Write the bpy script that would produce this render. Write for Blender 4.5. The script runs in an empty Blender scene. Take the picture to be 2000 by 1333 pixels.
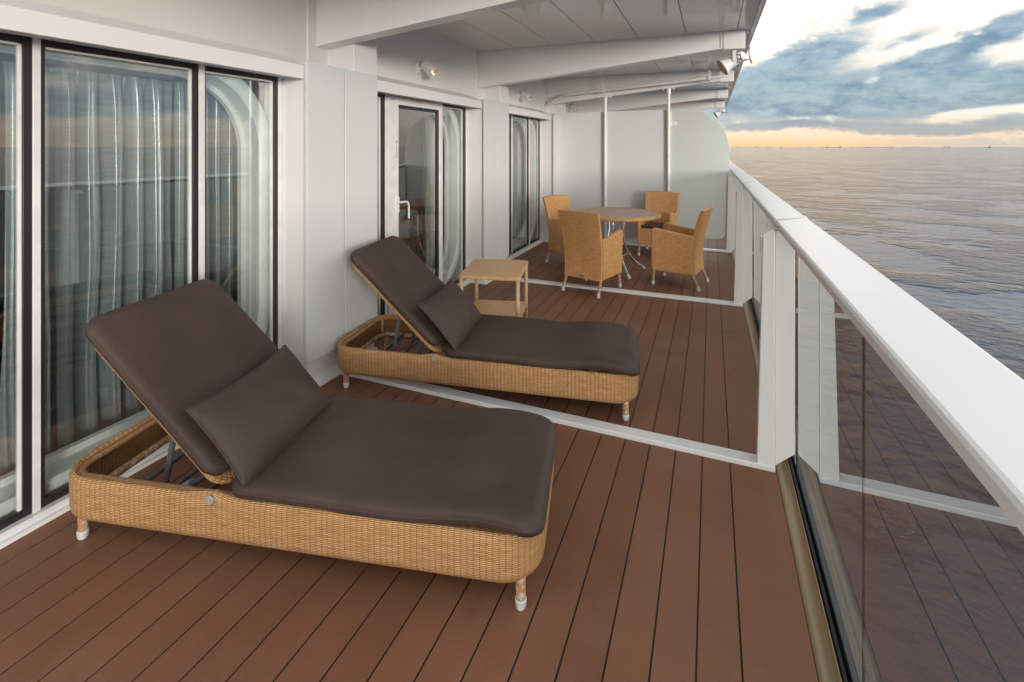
import bpy, bmesh, math, random
from mathutils import Vector, Matrix, noise
random.seed(7)
R = math.radians
PI = math.pi
sc = bpy.context.scene
col = sc.collection

# ------------------------------------------------------------------ camera
H = 1.6
cam_d = bpy.data.cameras.new('camera')
cam = bpy.data.objects.new('camera', cam_d)
col.objects.link(cam)
cam.location = (0, 0, H)
cam.rotation_euler = (R(90), 0, R(22.35))
cam_d.sensor_width = 36
cam_d.lens = 946 / 2000 * 36
cam_d.shift_y = -(666.5 - 287) / 2000
cam_d.clip_start = 0.05
cam_d.clip_end = 90000
sc.camera = cam

# ------------------------------------------------------------------ light
SUN_EL, SUN_DIR = 3.5, (-0.76, 0.65)        # where the light travels to
sun_d = bpy.data.lights.new('sun', 'SUN')  # added to stand in for flash fill from behind the camera
sun_d.energy = 3.1
sun_d.angle = R(18)
sun_d.color = (1.0, 0.95, 0.89)
sun = bpy.data.objects.new('sun', sun_d)
col.objects.link(sun)
d = Vector((SUN_DIR[0], SUN_DIR[1], -math.tan(R(SUN_EL)) * math.hypot(*SUN_DIR)))
sun.rotation_euler = d.to_track_quat('-Z', 'Y').to_euler()
sun.location = (6, -4, 4)

sc.view_settings.view_transform = 'Standard'
sc.view_settings.look = 'None'
sc.view_settings.exposure = 0.15
sc.view_settings.gamma = 1
sc.view_settings.use_curve_mapping = False


class NT:
    """tiny helper for node trees"""
    def __init__(s, tree):
        s.t = tree
        s.t.nodes.clear()

    def n(s, kind, ins=None, **props):
        nd = s.t.nodes.new('ShaderNode' + kind)
        for k, v in props.items():
            setattr(nd, k, v)
        if ins:
            for k, v in ins.items():
                s.put(nd.inputs[k], v)
        return nd

    def put(s, sock, v):
        if isinstance(v, bpy.types.NodeSocket):
            s.t.links.new(v, sock)
        elif isinstance(v, bpy.types.Node):
            s.t.links.new(v.outputs[0], sock)
        else:
            if isinstance(v, (tuple, list)) and len(v) == 3 and len(getattr(sock, 'default_value', [0, 0, 0])) == 4:
                v = (*v, 1)
            sock.default_value = v

    def m(s, op, a, b=0.0, c=None, clamp=False):
        ins = {0: a, 1: b}
        if c is not None:
            ins[2] = c
        return s.n('Math', ins, operation=op, use_clamp=clamp).outputs[0]

    def mix(s, f, a, b, blend='MIX'):
        nd = s.n('Mix', data_type='RGBA', blend_type=blend)
        s.put(nd.inputs[0], f)
        s.put(nd.inputs[6], a)
        s.put(nd.inputs[7], b)
        return nd.outputs[2]

    def ss(s, x, lo, hi):
        nd = s.n('MapRange', {0: x, 1: lo, 2: hi, 3: 0.0, 4: 1.0}, interpolation_type='SMOOTHSTEP')
        return nd.outputs[0]

    def ramp(s, x, stops):
        nd = s.n('ValToRGB', {0: x})
        el = nd.color_ramp.elements
        while len(el) < len(stops):
            el.new(0.5)
        for e, (p, c) in zip(el, stops):
            e.position = p
            e.color = (*c, 1)
        return nd.outputs[0]

    def noise(s, vec, scale, detail=3, rough=0.5, dim='3D', dist=0.0):
        ins = {'Scale': scale, 'Detail': detail, 'Roughness': rough, 'Distortion': dist}
        if vec is not None:
            ins['Vector'] = vec
        return s.n('TexNoise', ins, noise_dimensions=dim).outputs['Fac']


# ------------------------------------------------------------------ world: evening sky with broken cloud
world = bpy.data.worlds.new('World')
sc.world = world
world.use_nodes = True
w = NT(world.node_tree)
geo = w.n('TexCoord').outputs['Generated']
sep = w.n('SeparateXYZ', {0: geo})
dx, dy, dz = sep.outputs
az = w.m('MULTIPLY', w.m('ARCTAN2', dx, dy), 57.2958)            # degrees to the right of the ship's bow
el = w.m('MULTIPLY', w.m('ARCSINE', dz), 57.2958)
nis = w.n('TexSky', sky_type='NISHITA', sun_disc=False, sun_elevation=R(SUN_EL),
          sun_rotation=math.atan2(-SUN_DIR[0], -SUN_DIR[1]), air_density=1.0, dust_density=1.5)
# cloud coordinates: stretched sideways, more so near the horizon
elc = w.m('POWER', w.m('MAXIMUM', w.m('MULTIPLY', el, 1 / 90), 0.0), 0.62)
uv1 = w.n('CombineXYZ', {0: w.m('MULTIPLY', az, 0.055), 1: w.m('MULTIPLY', elc, 7.0), 2: 0.0})
n1 = w.noise(uv1, 2.2, 9, 0.56, dist=0.35)
uv2 = w.n('CombineXYZ', {0: w.m('MULTIPLY', az, 0.16), 1: w.m('MULTIPLY', el, 0.3), 2: 3.0})
n2 = w.noise(uv2, 1.5, 8, 0.6, dist=0.4)
n3 = w.noise(w.n('CombineXYZ', {0: w.m('MULTIPLY', az, 0.03), 1: w.m('MULTIPLY', el, 0.5), 2: 7.0}), 1.6, 6, 0.55)
wa = w.m('MULTIPLY', w.m('SUBTRACT', n2, 0.5), 6.0)
wb = w.m('MULTIPLY', w.m('SUBTRACT', n1, 0.5), 2.6)


def blob(a0, e0, ra, re, amp=1.0, tilt=0.0):
    xa = w.m('SUBTRACT', w.m('ADD', az, wa), a0)
    ye = w.m('SUBTRACT', w.m('ADD', el, wb), e0)
    if tilt:
        ye = w.m('SUBTRACT', ye, w.m('MULTIPLY', xa, tilt))
    xa = w.m('MULTIPLY', xa, 1 / ra)
    ye = w.m('MULTIPLY', ye, 1 / re)
    q = w.m('ADD', w.m('MULTIPLY', xa, xa), w.m('MULTIPLY', ye, ye))
    return w.m('MULTIPLY', w.m('EXPONENT', w.m('MULTIPLY', q, -1.0)), amp)


blobs = [(9.5, 9.0, 4.4, 1.8, 1.2, 0.30), (5.0, 7.2, 3.0, 0.9, 0.8, 0.1), (22.5, 9.2, 5.5, 1.15, 1.25, 0.45), (14.5, 12.7, 2.6, 0.6, 0.9, 0.2),
         (8.0, 4.7, 12.0, 2.1, 1.3, 0.0), (21.0, 4.8, 11.0, 1.7, 1.3, 0.02), (16.5, 6.9, 3.2, 0.9, 0.85, 0.0), (14.4, 6.5, 1.1, 0.7, -0.85, 0.2),
         (19.0, 1.6, 9.0, 0.75, 1.05, 0.0), (6.0, 2.0, 5.0, 0.4, 0.75, 0.0), (22.5, 2.9, 4.0, 0.4, -0.9, 0.05), (17.0, 9.6, 2.6, 0.5, 0.55, 0.3)]
bsum = None
for b in blobs:
    q = blob(*b)
    bsum = q if bsum is None else w.m('ADD', bsum, q)
# elsewhere the same kind of cloud carries on: a low bank and scattered pieces above it
front = w.m('MULTIPLY', w.ss(w.m('ABSOLUTE', w.m('SUBTRACT', az, 12.0)), 34.0, 20.0), w.ss(el, 26.0, 19.0))
bank = w.m('MULTIPLY', w.ss(el, 1.6, 3.2), w.ss(el, 14.0, 6.0))
gen = w.m('ADD', w.m('MULTIPLY', bank, 0.5), w.m('MULTIPLY', w.m('SUBTRACT', n1, 0.42), 1.6))
dens0 = w.n('Mix', {0: front, 2: gen, 3: bsum}, data_type='FLOAT').outputs[0]
n4 = w.noise(w.n('CombineXYZ', {0: w.m('MULTIPLY', az, 0.35), 1: w.m('MULTIPLY', el, 0.8), 2: 11.0}), 1.6, 8, 0.62, dist=0.6)
dens = w.m('ADD', dens0, w.m('ADD', w.m('MULTIPLY', w.m('SUBTRACT', n2, 0.5), 1.2), w.m('MULTIPLY', w.m('SUBTRACT', n4, 0.5), 0.9)))
dens = w.ss(w.m('ADD', dens, w.m('MULTIPLY', w.m('SUBTRACT', n3, 0.5), 0.5)), -0.06, 0.98)
# clear part: cream to white, blue tint higher up; warm band at the horizon
clear = w.ramp(w.m('MULTIPLY', el, 1 / 40), [(0.0, (1.0, 0.66, 0.36)), (0.018, (1.0, 0.74, 0.46)), (0.036, (0.95, 0.84, 0.68)),
                                           (0.09, (0.90, 0.92, 0.90)), (0.16, (1.0, 0.965, 0.89)), (0.3, (1.12, 1.09, 1.03)), (0.5, (1.85, 1.83, 1.78)), (0.8, (2.1, 2.1, 2.1)), (1.0, (2.0, 2.1, 2.2))])
clear = w.mix(0.5, clear, w.mix(1.0, clear, w.ramp(n3, [(0.3, (0.8, 0.88, 0.96)), (0.65, (1.08, 1.02, 0.98))]), 'MULTIPLY'))
coolr = w.ss(w.m('ABSOLUTE', az), 9.0, 24.0)
clear = w.mix(w.m('MULTIPLY', coolr, w.ss(el, 3.2, 0.8)), clear, (0.70, 0.63, 0.56))
tex = w.m('ADD', w.m('MULTIPLY', n2, 0.6), w.m('MULTIPLY', n4, 0.4))
thick = w.mix(w.ss(tex, 0.34, 0.64), (0.13, 0.25, 0.40), (0.38, 0.49, 0.58))
thin = w.mix(w.ss(tex, 0.4, 0.62), (0.66, 0.72, 0.76), (0.96, 0.88, 0.76))
low = w.ss(el, 3.4, 1.2)
thick = w.mix(low, thick, (0.42, 0.455, 0.48))
thin = w.mix(low, thin, (1.0, 0.80, 0.58))
up = w.ss(el, 15.0, 40.0)
thick = w.mix(up, thick, (1.4, 1.45, 1.5))
thin = w.mix(up, thin, (1.7, 1.7, 1.7))
# the hidden sun glares through the broken cloud on the left, under the deck edge
ga = w.m('MULTIPLY', w.m('SUBTRACT', az, 2.5), 1 / 7.0)
ge = w.m('MULTIPLY', w.m('SUBTRACT', el, 15.5), 1 / 5.0)
glow = w.m('EXPONENT', w.m('MULTIPLY', w.m('ADD', w.m('MULTIPLY', ga, ga), w.m('MULTIPLY', ge, ge)), -1.0))
clear = w.mix(glow, clear, (3.2, 3.0, 2.7))
skyc = w.mix(w.ss(dens, 0.0, 0.5), clear, thin)
skyc = w.mix(w.ss(dens, 0.15, 1.0), skyc, thick)
rim = w.m('MULTIPLY', w.ss(dens, 0.02, 0.25), w.ss(dens, 0.6, 0.25))
skyc = w.mix(w.m('MULTIPLY', rim, 0.25), skyc, (1.0, 0.84, 0.66))
skyc = w.mix(w.ss(el, 0.0, -1.0), skyc, (0.25, 0.28, 0.30))
b1 = w.n('Background', {0: nis, 1: 0.05})
b2 = w.n('Background', {0: skyc, 1: 0.90})
ad = w.n('AddShader', {0: b1, 1: b2})
w.n('OutputWorld', {0: ad})


# ------------------------------------------------------------------ materials
def mat(name):
    m_ = bpy.data.materials.new(name)
    m_.use_nodes = True
    return m_, NT(m_.node_tree)


def bsdf(t, **kw):
    names = dict(color='Base Color', rough='Roughness', metal='Metallic', normal='Normal', ior='IOR', spec='Specular IOR Level', tint='Specular Tint',
                 coat='Coat Weight', coatr='Coat Roughness', sheen='Sheen Weight', sheenr='Sheen Roughness', em='Emission Color',
                 ems='Emission Strength', aniso='Anisotropic')
    nd = t.n('BsdfPrincipled')
    for k, v in kw.items():
        t.put(nd.inputs[names[k]], v)
    t.n('OutputMaterial', {0: nd})
    return nd


def simple(name, c, rough=0.5, metal=0.0, var=0.05, scale=6.0, bump=0.0, bscale=60.0, **kw):
    m_, t = mat(name)
    oc = t.n('TexCoord').outputs['Object']
    n = t.noise(oc, scale, 4, 0.6)
    lo = tuple(x * (1 - var * 2) for x in c)
    hi = tuple(min(1, x * (1 + var)) for x in c)
    cc = t.mix(t.ss(n, 0.3, 0.7), lo, hi)
    rr = t.m('ADD', rough - 0.04, t.m('MULTIPLY', n, 0.08))
    if bump:
        kw['normal'] = t.n('Bump', {'Strength': bump, 'Distance': 0.01, 'Height': t.noise(oc, bscale, 3, 0.6)})
    bsdf(t, color=cc, rough=rr, metal=metal, **kw)
    return m_


def paint(name, c, rough=0.3, wave=0.25, coat=0.0):
    """ship's gloss paint over slightly uneven plate"""
    m_, t = mat(name)
    g = t.n('NewGeometry').outputs['Position']
    n = t.noise(g, 1.3, 3, 0.5)
    n2_ = t.noise(g, 14.0, 4, 0.6)
    sp = t.noise(g, 90.0, 2, 0.5)
    cc = t.mix(t.m('MULTIPLY', n2_, 0.5), tuple(x * 0.96 for x in c), c)
    cc = t.mix(t.m('MULTIPLY', t.ss(sp, 0.72, 0.80), 0.25), cc, (0.42, 0.32, 0.22))
    run = t.noise(t.n('Mapping', {0: g, 3: (18.0, 18.0, 1.1)}), 1.0, 4, 0.6)
    cc = t.mix(t.m('MULTIPLY', t.ss(run, 0.60, 0.78), 0.10), cc, (0.50, 0.45, 0.38))
    bp = t.n('Bump', {'Strength': wave, 'Distance': 0.012, 'Height': t.m('ADD', n, t.m('MULTIPLY', t.noise(g, 5.0, 2, 0.5), 0.25))})
    bsdf(t, color=cc, rough=t.m('ADD', rough - 0.05, t.m('MULTIPLY', n2_, 0.1)), normal=bp, coat=coat, coatr=0.08)
    return m_


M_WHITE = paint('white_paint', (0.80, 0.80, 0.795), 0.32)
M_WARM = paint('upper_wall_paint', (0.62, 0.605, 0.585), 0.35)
M_COOL = paint('locker_panel_paint', (0.665, 0.69, 0.705), 0.30, 0.15)
M_CEIL = paint('ceiling_gloss_paint', (0.78, 0.77, 0.755), 0.10, 0.12)
M_BEAM = paint('beam_paint', (0.85, 0.84, 0.825), 0.30)
M_RAIL = paint('rail_paint', (0.62, 0.62, 0.61), 0.30, 0.03, coat=0.08)
M_POST = paint('post_paint', (0.86, 0.86, 0.845), 0.2, 0.05, coat=0.3)
M_HULL = paint('hull_paint', (0.8, 0.8, 0.79), 0.4)
M_BLACK = simple('dark_window_frame', (0.022, 0.018, 0.021), 0.4)
M_GASKET = simple('black_rubber', (0.012, 0.012, 0.012), 0.6)
M_FRAME = simple('white_window_profile', (0.76, 0.76, 0.76), 0.35)
M_GREY = simple('grey_metal_tube', (0.16, 0.165, 0.18), 0.4, 0.4)
M_STEEL = simple('brushed_steel', (0.55, 0.57, 0.6), 0.28, 0.95)
M_CAP = simple('white_foot_cap', (0.68, 0.69, 0.7), 0.6, var=0.15, scale=60)
M_FIT = simple('white_fitting', (0.78, 0.77, 0.74), 0.35)
M_DISC = simple('grey_plastic_disc', (0.36, 0.36, 0.37), 0.45)
M_CABLE = simple('grey_cable', (0.2, 0.22, 0.25), 0.5)


def glass(name, tint, f0, rough=0.0):
    """thin coated pane: mirror share by angle on the front face of each side, tinted straight through"""
    m_, t = mat(name)
    g = t.n('NewGeometry')
    dt = t.n('VectorMath', {0: g.outputs['Incoming'], 1: g.outputs['Normal']}, operation='DOT_PRODUCT').outputs['Value']
    c = t.m('ABSOLUTE', dt)
    p5 = t.m('POWER', t.m('SUBTRACT', 1.0, c), 5.0)
    fr = t.m('ADD', f0, t.m('MULTIPLY', p5, 1.0 - f0))
    fr = t.m('MULTIPLY', fr, t.m('SUBTRACT', 1.0, g.outputs['Backfacing']))
    tr = t.n('BsdfTransparent', {0: tint})
    gl = t.n('BsdfGlossy', {0: (0.95, 0.97, 0.97), 'Roughness': rough})
    mx = t.n('MixShader', {0: fr, 1: tr, 2: gl})
    t.n('OutputMaterial', {0: mx})
    return m_


M_WGLASS = glass('window_glass', (0.96, 0.98, 0.975), 0.24)
M_RGLASS = glass('railing_glass', (0.77, 0.80, 0.79), 0.44)


def m_frost():
    m_, t = mat('frosted_glass')
    p = t.n('SeparateXYZ', {0: t.n('NewGeometry').outputs['Position']}).outputs[0]
    st = t.m('MULTIPLY', t.ss(p, -0.05, -0.6), t.m('ADD', 0.5, t.m('MULTIPLY', t.m('SINE', t.m('MULTIPLY', p, 58.0)), 0.5)))
    cc = t.mix(t.m('MULTIPLY', st, 0.35), (0.78, 0.82, 0.79), (0.72, 0.80, 0.85))
    df = t.n('BsdfDiffuse', {0: cc})
    tl = t.n('BsdfTranslucent', {0: cc})
    a = t.n('MixShader', {0: 0.4, 1: df, 2: tl})
    gl = t.n('BsdfGlossy', {0: (0.9, 0.9, 0.9), 'Roughness': 0.25})
    b = t.n('MixShader', {0: 0.07, 1: a, 2: gl})
    t.n('OutputMaterial', {0: b})
    return m_


M_FROST = m_frost()


def m_deck():
    m_, t = mat('brown_composite_deck')
    g = t.n('NewGeometry').outputs['Position']
    rnd = t.n('ObjectInfo').outputs['Random']
    st = t.n('Mapping', {0: g, 3: (30.0, 1.6, 1.0)})
    gr = t.noise(st, 1.0, 4, 0.6)
    bl = t.noise(g, 2.4, 4, 0.6)
    fine = t.noise(g, 260.0, 2, 0.6)
    c = t.mix(t.ss(bl, 0.3, 0.7), (0.165, 0.070, 0.038), (0.205, 0.092, 0.053))
    c = t.mix(t.m('MULTIPLY', gr, 0.35), c, (0.20, 0.085, 0.048))
    c = t.mix(t.m('MULTIPLY', rnd, 0.36), c, (0.31, 0.145, 0.082))
    c = t.mix(t.m('MULTIPLY', t.ss(fine, 0.45, 0.8), 0.30), c, (0.38, 0.21, 0.13))
    vo = t.n('TexVoronoi', {'Vector': g, 'Scale': 42.0})
    dots = t.m('LESS_THAN', vo.outputs['Distance'], 0.035)
    wk = t.n('SeparateColor', {0: vo.outputs['Color']}).outputs[0]
    dots = t.m('MULTIPLY', dots, t.m('GREATER_THAN', wk, 0.80))
    c = t.mix(t.m('MULTIPLY', dots, 0.75), c, (0.62, 0.58, 0.54))
    foot = t.ss(t.noise(g, 0.9, 5, 0.62), 0.48, 0.66)
    c = t.mix(t.m('MULTIPLY', foot, 0.22), c, (0.30, 0.17, 0.115))
    c = t.mix(t.m('MULTIPLY', t.ss(t.noise(g, 1.7, 5, 0.65), 0.56, 0.72), 0.30), c, (0.115, 0.045, 0.026))
    rr = t.m('ADD', 0.40, t.m('MULTIPLY', bl, 0.22))
    h = t.m('ADD', t.m('MULTIPLY', gr, 0.4), t.m('MULTIPLY', fine, 0.6))
    bsdf(t, color=c, rough=rr, normal=t.n('Bump', {'Strength': 0.25, 'Distance': 0.002, 'Height': h}), spec=0.28)
    return m_


M_DECK = m_deck()
M_CAULK = simple('black_caulking', (0.014, 0.011, 0.012), 0.55)


def wicker(name, light, dark, hole_shade, rib, row, strength=0.9, hole_shade_amt=0.8, aged=0.25):
    """woven cane over ribs: UV in metres, u along the strands"""
    m_, t = mat(name)
    uv = t.n('TexCoord').outputs['UV']
    s_ = t.n('SeparateXYZ', {0: uv})
    wob = t.m('MULTIPLY', t.m('SUBTRACT', t.noise(uv, 14.0, 2, 0.5), 0.5), row * 0.9)
    u = t.m('DIVIDE', s_.outputs[0], rib)
    v = t.m('DIVIDE', t.m('ADD', s_.outputs[1], wob), row)
    ri = t.m('FLOOR', v)
    sv = t.m('ABSOLUTE', t.m('SINE', t.m('MULTIPLY', v, PI)))
    ou = t.m('COSINE', t.m('MULTIPLY', t.m('ADD', u, ri), PI))
    ou01 = t.m('ADD', t.m('MULTIPLY', ou, 0.5), 0.5)
    h = t.m('MULTIPLY', t.m('POWER', sv, 0.6), t.m('ADD', 0.45, t.m('MULTIPLY', ou01, 0.55)))
    ribs = t.m('ABSOLUTE', t.m('SINE', t.m('MULTIPLY', u, PI)))
    gap = t.m('ADD', t.m('MULTIPLY', t.ss(h, 0.5, 0.15), t.ss(ribs, 0.1, 0.7)), t.m('MULTIPLY', t.ss(ribs, 0.34, 0.05), 0.45), clamp=True)
    lot = t.noise(t.n('CombineXYZ', {0: t.m('MULTIPLY', s_.outputs[0], 9.0), 1: ri, 2: 0.0}), 1.0, 2, 0.5)
    patchy = t.noise(uv, 5.0, 4, 0.6)
    c = t.mix(t.ss(lot, 0.35, 0.65), light, dark)
    c = t.mix(t.m('MULTIPLY', t.ss(patchy, 0.45, 0.75), aged), c, tuple(x * 0.62 for x in dark))
    c = t.mix(t.m('MULTIPLY', t.m('SUBTRACT', 1.0, h), 0.35), c, dark)
    c = t.mix(t.m('MULTIPLY', gap, hole_shade_amt), c, hole_shade)  # shade in the weave's recesses is painted into the colour
    c = t.mix(t.m('MULTIPLY', t.ss(ribs, 0.55, 0.0), 0.4), c, tuple(x * 0.45 for x in dark))  # painted shading between the ribs
    hh = t.m('ADD', h, t.m('MULTIPLY', ribs, 0.5))
    bsdf(t, color=c, rough=0.52, spec=0.35, normal=t.n('Bump', {'Strength': strength, 'Distance': 0.004, 'Height': hh}))
    return m_


M_WICK = wicker('golden_wicker', (0.76, 0.44, 0.20), (0.60, 0.31, 0.125), (0.09, 0.04, 0.018), 0.0225, 0.0066, 1.0, 0.8, 0.2)
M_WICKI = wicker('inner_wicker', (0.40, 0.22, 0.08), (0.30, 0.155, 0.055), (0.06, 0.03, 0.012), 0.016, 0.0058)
M_CHW = wicker('chair_wicker', (0.84, 0.465, 0.195), (0.70, 0.355, 0.135), (0.16, 0.09, 0.05), 0.026, 0.013, 0.9, 0.6, 0.10)
M_TBW = wicker('side_table_wicker', (0.86, 0.55, 0.30), (0.78, 0.47, 0.235), (0.34, 0.18, 0.08), 0.022, 0.016, 1.0, 0.8, 0.1)


def m_wrap(name, base, white):
    m_, t = mat(name)
    uv = t.n('TexCoord').outputs['UV']
    s_ = t.n('SeparateXYZ', {0: uv})
    v = t.m('MULTIPLY', s_.outputs[1], 1 / 0.007)
    h = t.m('ABSOLUTE', t.m('SINE', t.m('MULTIPLY', v, PI)))
    oc = t.n('TexCoord').outputs['Object']
    n = t.noise(oc, 45.0, 4, 0.7)
    c = t.mix(t.m('MULTIPLY', t.m('SUBTRACT', 1.0, h), 0.5), base, tuple(x * 0.5 for x in base))
    c = t.mix(t.m('MULTIPLY', t.ss(n, 0.48, 0.6), white), c, (0.66, 0.62, 0.58))
    bsdf(t, color=c, rough=0.55, normal=t.n('Bump', {'Strength': 0.6, 'Distance': 0.002, 'Height': h}))
    return m_


M_WRAP = m_wrap('wrapped_cane', (0.52, 0.27, 0.12), 0.75)
M_POLE = m_wrap('smooth_cane_pole', (0.44, 0.22, 0.09), 0.12)
M_POLEL = m_wrap('pale_cane_pole', (0.78, 0.50, 0.28), 0.15)


def m_leather():
    m_, t = mat('dark_brown_leatherette')
    oc = t.n('TexCoord').outputs['Object']
    n = t.noise(oc, 3.0, 4, 0.55)
    sp = t.noise(oc, 420.0, 2, 0.6)
    cr = t.noise(oc, 5.0, 3, 0.5)
    c = t.mix(t.ss(n, 0.3, 0.7), (0.058, 0.038, 0.031), (0.078, 0.052, 0.045))
    c = t.mix(t.m('MULTIPLY', t.ss(t.noise(oc, 190.0, 3, 0.7), 0.45, 0.8), 0.25), c, (0.13, 0.09, 0.075))
    h = t.m('ADD', t.m('MULTIPLY', cr, 1.0), t.m('MULTIPLY', sp, 0.03))
    bsdf(t, color=c, rough=t.m('ADD', 0.50, t.m('MULTIPLY', n, 0.16)), spec=0.28,
         normal=t.n('Bump', {'Strength': 0.22, 'Distance': 0.012, 'Height': h}))
    return m_


M_LEATH = m_leather()
M_TAG = simple('maroon_tag', (0.18, 0.05, 0.05), 0.7)


def m_curtain(name, a, b, metal=0.35, rough=0.38):
    m_, t = mat(name)
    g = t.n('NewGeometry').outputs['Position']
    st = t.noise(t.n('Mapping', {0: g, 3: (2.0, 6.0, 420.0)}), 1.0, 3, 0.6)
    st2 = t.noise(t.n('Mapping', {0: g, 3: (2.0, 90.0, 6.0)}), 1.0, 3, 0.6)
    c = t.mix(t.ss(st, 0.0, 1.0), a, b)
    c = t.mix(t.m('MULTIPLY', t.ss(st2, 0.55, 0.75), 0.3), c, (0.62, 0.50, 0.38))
    bsdf(t, color=c, rough=rough, metal=metal, sheen=0.4,
         normal=t.n('Bump', {'Strength': 0.15, 'Distance': 0.002, 'Height': st}))
    return m_


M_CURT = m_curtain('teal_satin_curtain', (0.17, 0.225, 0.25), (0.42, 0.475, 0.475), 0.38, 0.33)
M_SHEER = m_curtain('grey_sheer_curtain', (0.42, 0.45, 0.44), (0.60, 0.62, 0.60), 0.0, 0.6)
M_REVEAL = simple('pale_window_surround', (0.80, 0.84, 0.81), 0.4)
M_CARPET = simple('dark_cabin_carpet', (0.03, 0.032, 0.045), 0.9)
M_CABIN = simple('cabin_wall_finish', (0.30, 0.26, 0.22), 0.7)
M_WOODIN = simple('red_brown_veneer', (0.26, 0.10, 0.04), 0.35)
M_LINEN = simple('white_bed_linen', (0.72, 0.74, 0.78), 0.8, bump=0.4, bscale=9)
M_SKIRT = simple('quilted_gold_bed_skirt', (0.30, 0.20, 0.09), 0.6, var=0.3, scale=12, bump=0.4, bscale=25)


def m_tabletop():
    m_, t = mat('table_slat_composite')
    g = t.n('TexCoord').outputs['Object']
    n = t.noise(g, 5.0, 4, 0.6)
    c = t.mix(n, (0.40, 0.24, 0.175), (0.50, 0.32, 0.25))
    bsdf(t, color=c, rough=0.36, spec=0.4)
    return m_


M_TTOP = m_tabletop()


def m_gutter():
    m_, t = mat('stained_steel_gutter')
    g = t.n('NewGeometry').outputs['Position']
    n = t.noise(t.n('Mapping', {0: g, 3: (40.0, 1.2, 4.0)}), 1.0, 5, 0.6)
    c = t.mix(t.ss(n, 0.3, 0.7), (0.33, 0.25, 0.175), (0.44, 0.32, 0.19))
    bsdf(t, color=c, rough=0.42, metal=0.5)
    return m_


M_GUT = m_gutter()


def m_sea():
    m_, t = mat('sea_water')
    g = t.n('NewGeometry').outputs['Position']
    rt = t.n('Mapping', {0: g, 2: (0, 0, R(33)), 3: (0.8, 1.0, 1.0)})
    big = t.noise(rt, 0.012, 4, 0.6)
    mid = t.noise(rt, 0.05, 4, 0.62)
    a = t.noise(rt, 0.14, 4, 0.6)
    b = t.noise(rt, 0.75, 4, 0.68)
    c_ = t.noise(rt, 2.8, 3, 0.65)
    gust = t.m('ADD', t.m('MULTIPLY', t.ss(big, 0.40, 0.62), 0.5), t.m('MULTIPLY', t.ss(mid, 0.46, 0.56), 0.9))
    ridge = t.m('POWER', t.m('SUBTRACT', 1.0, t.m('ABSOLUTE', t.m('MULTIPLY', t.m('SUBTRACT', a, 0.5), 3.2))), 2.0)
    h = t.m('ADD', t.m('MULTIPLY', ridge, 1.3), t.m('ADD', t.m('MULTIPLY', b, 1.8), t.m('MULTIPLY', c_, 0.5)))
    h = t.m('MULTIPLY', h, t.m('ADD', 0.30, gust))
    bp = t.n('Bump', {'Strength': 1.0, 'Distance': 0.8, 'Height': h})
    bsdf(t, color=(0.006, 0.032, 0.066), rough=0.05, normal=bp, ior=1.33, spec=0.5, tint=(0.86, 0.95, 1.0))
    return m_


M_SEA = m_sea()


def emit(name, c, s):
    m_, t = mat(name)
    t.n('OutputMaterial', {0: t.n('Emission', {0: c, 1: s})})
    return m_


M_BULB = emit('lit_bulb', (1.0, 0.78, 0.45), 3.0)
M_REFL = simple('lamp_reflector', (0.75, 0.6, 0.42), 0.2, 0.6)
M_COAST = simple('hazy_shore', (0.30, 0.31, 0.34), 0.9)  # distance haze is put into the shore's base colour


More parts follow.
